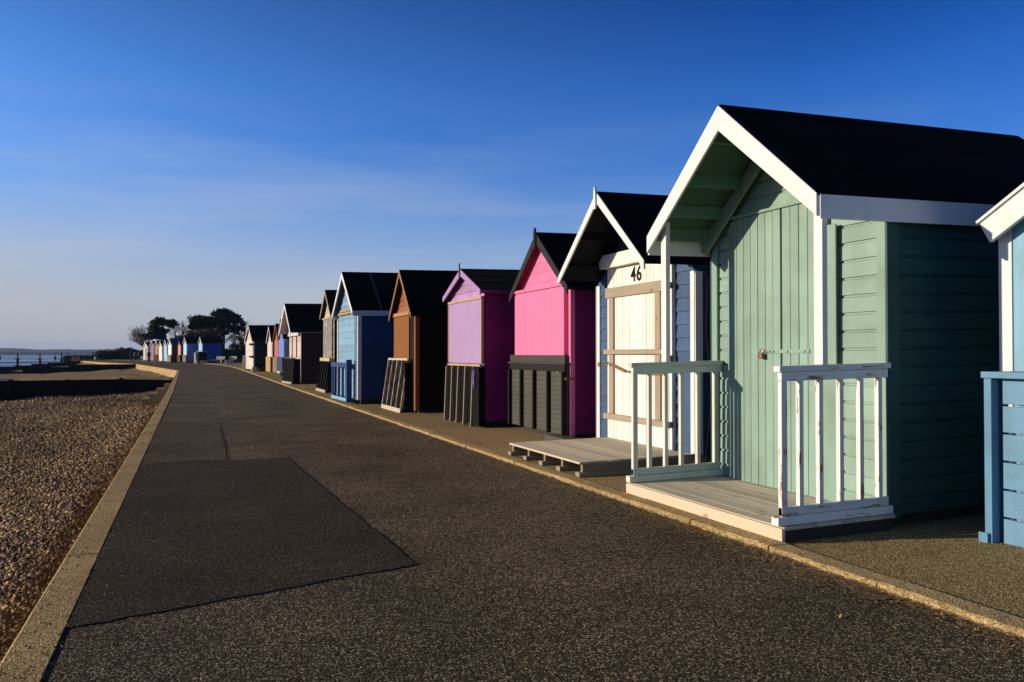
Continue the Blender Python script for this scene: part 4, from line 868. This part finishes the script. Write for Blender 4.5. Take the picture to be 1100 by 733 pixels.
bush('loose brown thicket right of the tall pine trunk', 8.6, 168, [(-.4, 0, 2.2, 1.6, 1.2, 1.3), (1.4, 0, 3.0, 1.9, 1.2, 1.4), (3.2, 0, 3.4, 1.8, 1.2, 1.5), (.4, 0, 4.0, 1.0, 1.0, .8)], 2600, m_brush, 9)
bush('dark low thicket left of the far huts', -11.5, 185, [(-3, 0, 1.1, 3.0, 1.4, 1.0), (0, 0, 1.3, 3.0, 1.4, 1.3), (3, 0, 1.6, 2.4, 1.4, 1.5)], 5500, m_hedge, 10)
def hedge(label, x0, x1, y, h_, mat, seed, th=1.2, zb=.05, n_=4000, name='hedge', cat='hedge'):
    t_ = thing(name, label, cat, ((x0+x1)/2, y, zb)); L = (x1-x0)/2
    q_ = MB(); q_.box(-L, L, -th*.3, th*.3, 0, h_*.75); q_.build('inner_growth', m_hedge, t_)
    r_ = random.Random(seed); mb_ = MB()
    for i in range(n_):
        P = Vector((r_.uniform(-L, L), r_.uniform(-th/2, th/2), r_.uniform(0, h_))); 
        if r_.random() < .4: P.z = h_*r_.uniform(.75, 1.08)
        u = Vector((r_.gauss(0, 1), r_.gauss(0, 1), r_.gauss(0, 1))).normalized(); v2 = u.orthogonal().normalized(); s2 = r_.uniform(.15, .45)
        mb_.add([tuple(P), tuple(P+u*s2), tuple(P+v2*s2)], [(0, 1, 2)])
    mb_.build('foliage', mat, t_); return t_
hedge('long dark hedge behind the benches and the tall pine', 3.5, 16, 150, 1.7, m_hedge, 3)
hedge('dark clipped hedge on the point behind the walkers', -18.5, -10.5, 196, 1.6, m_hedge, 4, 2.5)
hedge('low dark scrub along the far shore behind the beach walkers', -31, -21, 245, 1.3, m_hedge, 5, 3, zb=-.7)
hedge('brown scrub hedge closing the right side behind the near huts', 14, 60, 120, 3.2, m_brush, 6, 3, n_=6000)
m_lawn = leafmat('lawn_grass', (.06, .11, .02), (.14, .20, .04))
q = MB(); rr = random.Random(31)
for i in range(5000):
    x = rr.uniform(2.2, 9.5); y = rr.uniform(118, 148); s2 = rr.uniform(.1, .28)
    if x < 4.8 and y < 124: continue
    q.add([(x, y, .09), (x+.06, y+rr.uniform(-.05, .05), .09), (x+rr.uniform(-.05, .1), y, .10+s2)], [(0, 1, 2)])
q.build('grass', m_lawn, kind='stuff')

# ------------------------------------------------------------------ benches and small things at the bend
def bench(label, x, y, rz, m):
    t_ = thing('park_bench', label, 'bench', (x, y, .06), rz, 'benches at the bend')
    q_ = MB()
    for i in range(3): q_.box(-.62, .62, -.22+i*.15, -.10+i*.15, .42, .45)
    q_.build('seat', m, t_)
    q_ = MB()
    for i in range(3): q_.bar((-.62, .27+.03*i, .56+.13*i), (.62, .27+.03*i, .56+.13*i), .025, .10, (0, .2, 1))
    q_.build('backrest', m, t_)
    for sx in (-.5, .5): MB().box(sx-.03, sx+.03, -.2, -.13, 0, .419).build('leg', m_darkwood, t_); MB().bar((sx, .22, 0), (sx, .36, .92), .06, .05, (0, 1, 0)).build('leg', m_darkwood, t_)
    return t_
m_benchw = wood((.55, .50, .42), 'x', .2)
bench('pale wooden bench nearer the royal blue hut', 3.45, 113.5, R(-35), m_benchw)
bench('pale wooden bench nearer the dark shed', 4.95, 114.5, R(-40), m_benchw)
t_ = thing('low_table', 'small low wooden table beside the royal blue hut', 'table', (2.6, 112.5, .06))
MB().box(-.4, .4, -.3, .3, .38, .44).build('table_top', m_benchw, t_)
for sx in (-.33, .33):
    for sy in (-.24, .24): MB().box(sx-.03, sx+.03, sy-.03, sy+.03, 0, .379).build('leg', m_darkwood, t_)
tag(MB().box(3.95, 4.85, 107.6, 108.2, .03, .48).build('concrete_block', plain('pale_concrete', (.40, .38, .36), .8), bevel=.04), 'pale grey concrete block on the path edge before the benches', 'block')
tag(MB().tube([(3.52, 108.6, .0), (3.52, 108.6, .62)], .09, 8).build('bollard', wood((.62, .50, .24), 'z', .2)), 'short yellowish bollard left of the pale concrete block', 'bollard', 'short bollards at the bend')
tag(MB().tube([(.72, 113.6, .0), (.72, 113.6, .50)], .09, 8).build('bollard', wood((.62, .50, .24), 'z', .2)), 'short yellowish bollard near the violet blue hut', 'bollard', 'short bollards at the bend')
tag(MB().box(1.1, 2.0, 113.0, 113.5, .03, .42).build('timber_sleeper', wood((.55, .44, .24), 'x', .2), bevel=.03), 'yellowish timber sleeper before the storage box', 'sleeper')
t_ = thing('propped_board', 'weathered white board propped up left of the dark shed', 'board', (3.95, 68.0, .03), R(10))
MB().bar((0, 0, 0), (.10, .1, 1.12), .42, .04, (0, 1, 0)).build('panel', paint((.62, .58, .50), 'z', dirt=.4), t_); MB().bar((.55, .1, 0), (.14, .1, .9), .05, .05, (0, 1, 0)).build('prop', m_darkwood, t_)
tag(MB().box(4.25, 4.75, 69.0, 69.6, .03, .8).build('litter_bin', m_darkwood, bevel=.04), 'dark square bin behind the propped white board', 'bin')

# ------------------------------------------------------------------ people, far off
def person(label, x, y, z, h_, rz, top, leg, step=.16):
    """a walking figure grown as one skin"""
    S = h_/1.75
    V = [(0,0,.93),(0,0,1.12),(0,0,1.38),(0,.02,1.50),(0,.03,1.62),(0,.03,1.72),
         (.10,0,.90),(.11,step,.50),(.11,step*1.1-.05,.08),(.11,step*1.1+.12,.03),
         (-.10,0,.90),(-.11,-step*.6,.50),(-.11,-step*1.4,.10),(-.11,-step*1.4+.15,.03),
         (.19,0,1.40),(.24,-.06,1.13),(.25,.05,.88),(-.19,0,1.40),(-.24,.06,1.13),(-.25,.16,.90)]
    Ed = [(0,1),(1,2),(2,3),(3,4),(4,5),(0,6),(6,7),(7,8),(8,9),(0,10),(10,11),(11,12),(12,13),(2,14),(14,15),(15,16),(2,17),(17,18),(18,19)]
    Rd = [.15,.15,.17,.06,.10,.085,.10,.075,.05,.04,.10,.075,.05,.04,.075,.055,.04,.075,.055,.04]
    me = bpy.data.meshes.new('person'); me.from_pydata([(a*S, b*S, c*S) for a, b, c in V], Ed, []); o = bpy.data.objects.new('person', me); COL.objects.link(o)
    md = o.modifiers.new('skin', 'SKIN'); 
    for i, r_ in enumerate(Rd): me.skin_vertices[0].data[i].radius = (r_*S, r_*S)
    me.skin_vertices[0].data[0].use_root = True
    o.modifiers.new('sub', 'SUBSURF').render_levels = 1
    dg = bpy.context.evaluated_depsgraph_get(); m2 = bpy.data.meshes.new_from_object(o.evaluated_get(dg)); bpy.data.objects.remove(o)
    m2.name = 'person'; m2.materials.clear(); m2.materials.append(plain('clothing', leg)); m2.materials.append(plain('clothing', top)); m2.materials.append(plain('skin', (.40, .25, .17)))
    for p in m2.polygons: p.use_smooth = True; cz = p.center.z/S; p.material_index = 0 if cz < .92 else (1 if cz < 1.50 else 2)
    ob = bpy.data.objects.new('person', m2); COL.objects.link(ob); ob.location = (x, y, z); ob.rotation_euler = (0, 0, rz)
    bm = bmesh.new(); bmesh.ops.create_icosphere(bm, subdivisions=2, radius=.118*S)
    for v in list(bm.verts):
        if v.co.z < -.02*S and v.co.y > 0: bm.verts.remove(v)
    mh = bpy.data.meshes.new('hair'); bm.to_mesh(mh); bm.free(); mh.materials.append(m_iron); oh = bpy.data.objects.new('hair', mh); COL.objects.link(oh); oh.parent = ob; oh.location = (0, .0, 1.685*S)
    tag(ob, label, 'person', 'people walking in the distance'); return ob
dkc = (.015, .015, .018)
person('walker in black coat, nearest the far white hut', -6.0, 139, .0, 1.78, R(180), dkc, dkc)
person('walker in dark brown, middle of the group on the far path', -7.6, 143, .0, 1.72, R(0), (.04, .03, .02), dkc)
person('walker in dark clothes, leftmost on the far path', -8.9, 146, .0, 1.74, R(20), (.03, .028, .025), (.02, .02, .02))
person('walker beside the dark thicket on the far path', -8.3, 145, .0, 1.6, R(170), (.06, .04, .03), dkc)
for (x, y, lab, c_) in ((-24.4, 208, 'leftmost dark figure at the water edge', dkc), (-23.5, 209, 'figure in pale jacket at the water edge', (.55, .52, .48)), (-23.0, 207, 'small dark figure between the two adults at the shore', (.05, .05, .06)), (-22.2, 209, 'dark figure right of the small one at the shore', dkc),
                        (-21.8, 226, 'figure in white top farther along the shore', (.65, .62, .58)), (-20.6, 228, 'figure in grey top farther along the shore', (.30, .30, .32))):
    person(lab, x, y, beach_z(x, y) if y < 215 else -1.0, 1.7 if 'small' not in lab else 1.25, R(random.Random(lab).uniform(0, 360)), c_, dkc, .1)

# ------------------------------------------------------------------ litter of dry straw and leaves along the kerbs
m_straw = leafmat('dry_straw', (.16, .09, .035), (.50, .36, .17)); m_leaf = leafmat('dead_leaves', (.07, .035, .015), (.26, .14, .06))
rr = random.Random(77)
q = MB()
for i in range(9000):
    y = 2.0*(25**(rr.random()**1.3)); clump = .5+.5*math.sin(y*2.7)*math.sin(y*1.1+1)
    if rr.random() > .25+.75*clump: continue
    x = atY(KR, y)-abs(rr.gauss(0, .05+.09*clump)); a = rr.gauss(math.pi/2, .8); L = rr.uniform(.02, .075)*(2.4 if rr.random() < .10 else 1); z = .004+rr.uniform(0, .014)
    u = Vector((math.cos(a), math.sin(a), rr.gauss(0, .12)))*L; v2 = Vector((-math.sin(a), math.cos(a), 0))*rr.uniform(.0015, .0045)
    q.add([(x, y, z), (x+u.x, y+u.y, z+abs(u.z)), (x+u.x+v2.x, y+u.y+v2.y, z+abs(u.z)), (x+v2.x, y+v2.y, z)], [(0, 1, 2, 3)])
q.build('dry_straw', m_straw, kind='stuff')
q = MB()
for i in range(2600):
    if rr.random() < .45: y = 2.0*(25**rr.random()); x = atY(KR, y)-abs(rr.gauss(0, .07)); z = .006
    elif rr.random() < .3: y = rr.uniform(2.5, 30); x = rr.uniform(-.5, 3.4); z = .008
    else: y = 2.2*(14**rr.random()); x = atY(WALL, y)-abs(rr.gauss(0, .25)); z = beach_z(x, y)+.035
    a = rr.uniform(0, 6.28); s2 = rr.uniform(.006, .02)*(.5 if z < .01 and x < 3.3 and x > -.6 else 1)
    u = Vector((math.cos(a), math.sin(a), rr.gauss(0, .4)))*s2; v2 = Vector((-math.sin(a), math.cos(a), rr.gauss(0, .4)))*s2*.7
    q.add([(x-u.x, y-u.y, z+.004), (x+v2.x, y+v2.y, z+.008), (x+u.x, y+u.y, z+.006), (x-v2.x, y-v2.y, z+.002)], [(0, 1, 2, 3)])
q.build('dead_leaves', m_leaf, kind='stuff')
q = MB()
for i in range(9000):                                # dried weed against the beach side of the coping
    y = 2.2*(14**rr.random()); x = atY(WALL, y)-.01-abs(rr.gauss(0, .16)); z0 = beach_z(x, y); a = rr.uniform(0, 6.28); L = rr.uniform(.03, .10)
    q.add([(x, y, z0), (x+.006, y+.004, z0), (x+math.cos(a)*L, y+math.sin(a)*L, z0+rr.uniform(.02, .09))], [(0, 1, 2)])
q.build('dry_weed', m_leaf, kind='stuff')

# ------------------------------------------------------------------ sea air
m_air = bpy.data.materials.new('sea_air'); m_air.use_nodes = True; t = m_air.node_tree; t.nodes.clear()
o_ = t.nodes.new('ShaderNodeOutputMaterial'); pv = t.nodes.new('ShaderNodeVolumePrincipled')
pv.inputs['Density'].default_value = 0.00011; pv.inputs['Color'].default_value = (0.42, 0.62, 1.0, 1); pv.inputs['Anisotropy'].default_value = 0.0
t.links.new(pv.outputs[0], o_.inputs['Volume'])
MB().box(-7200, 7200, -7200, 6200, -5, 60).build('haze', m_air, kind='stuff')
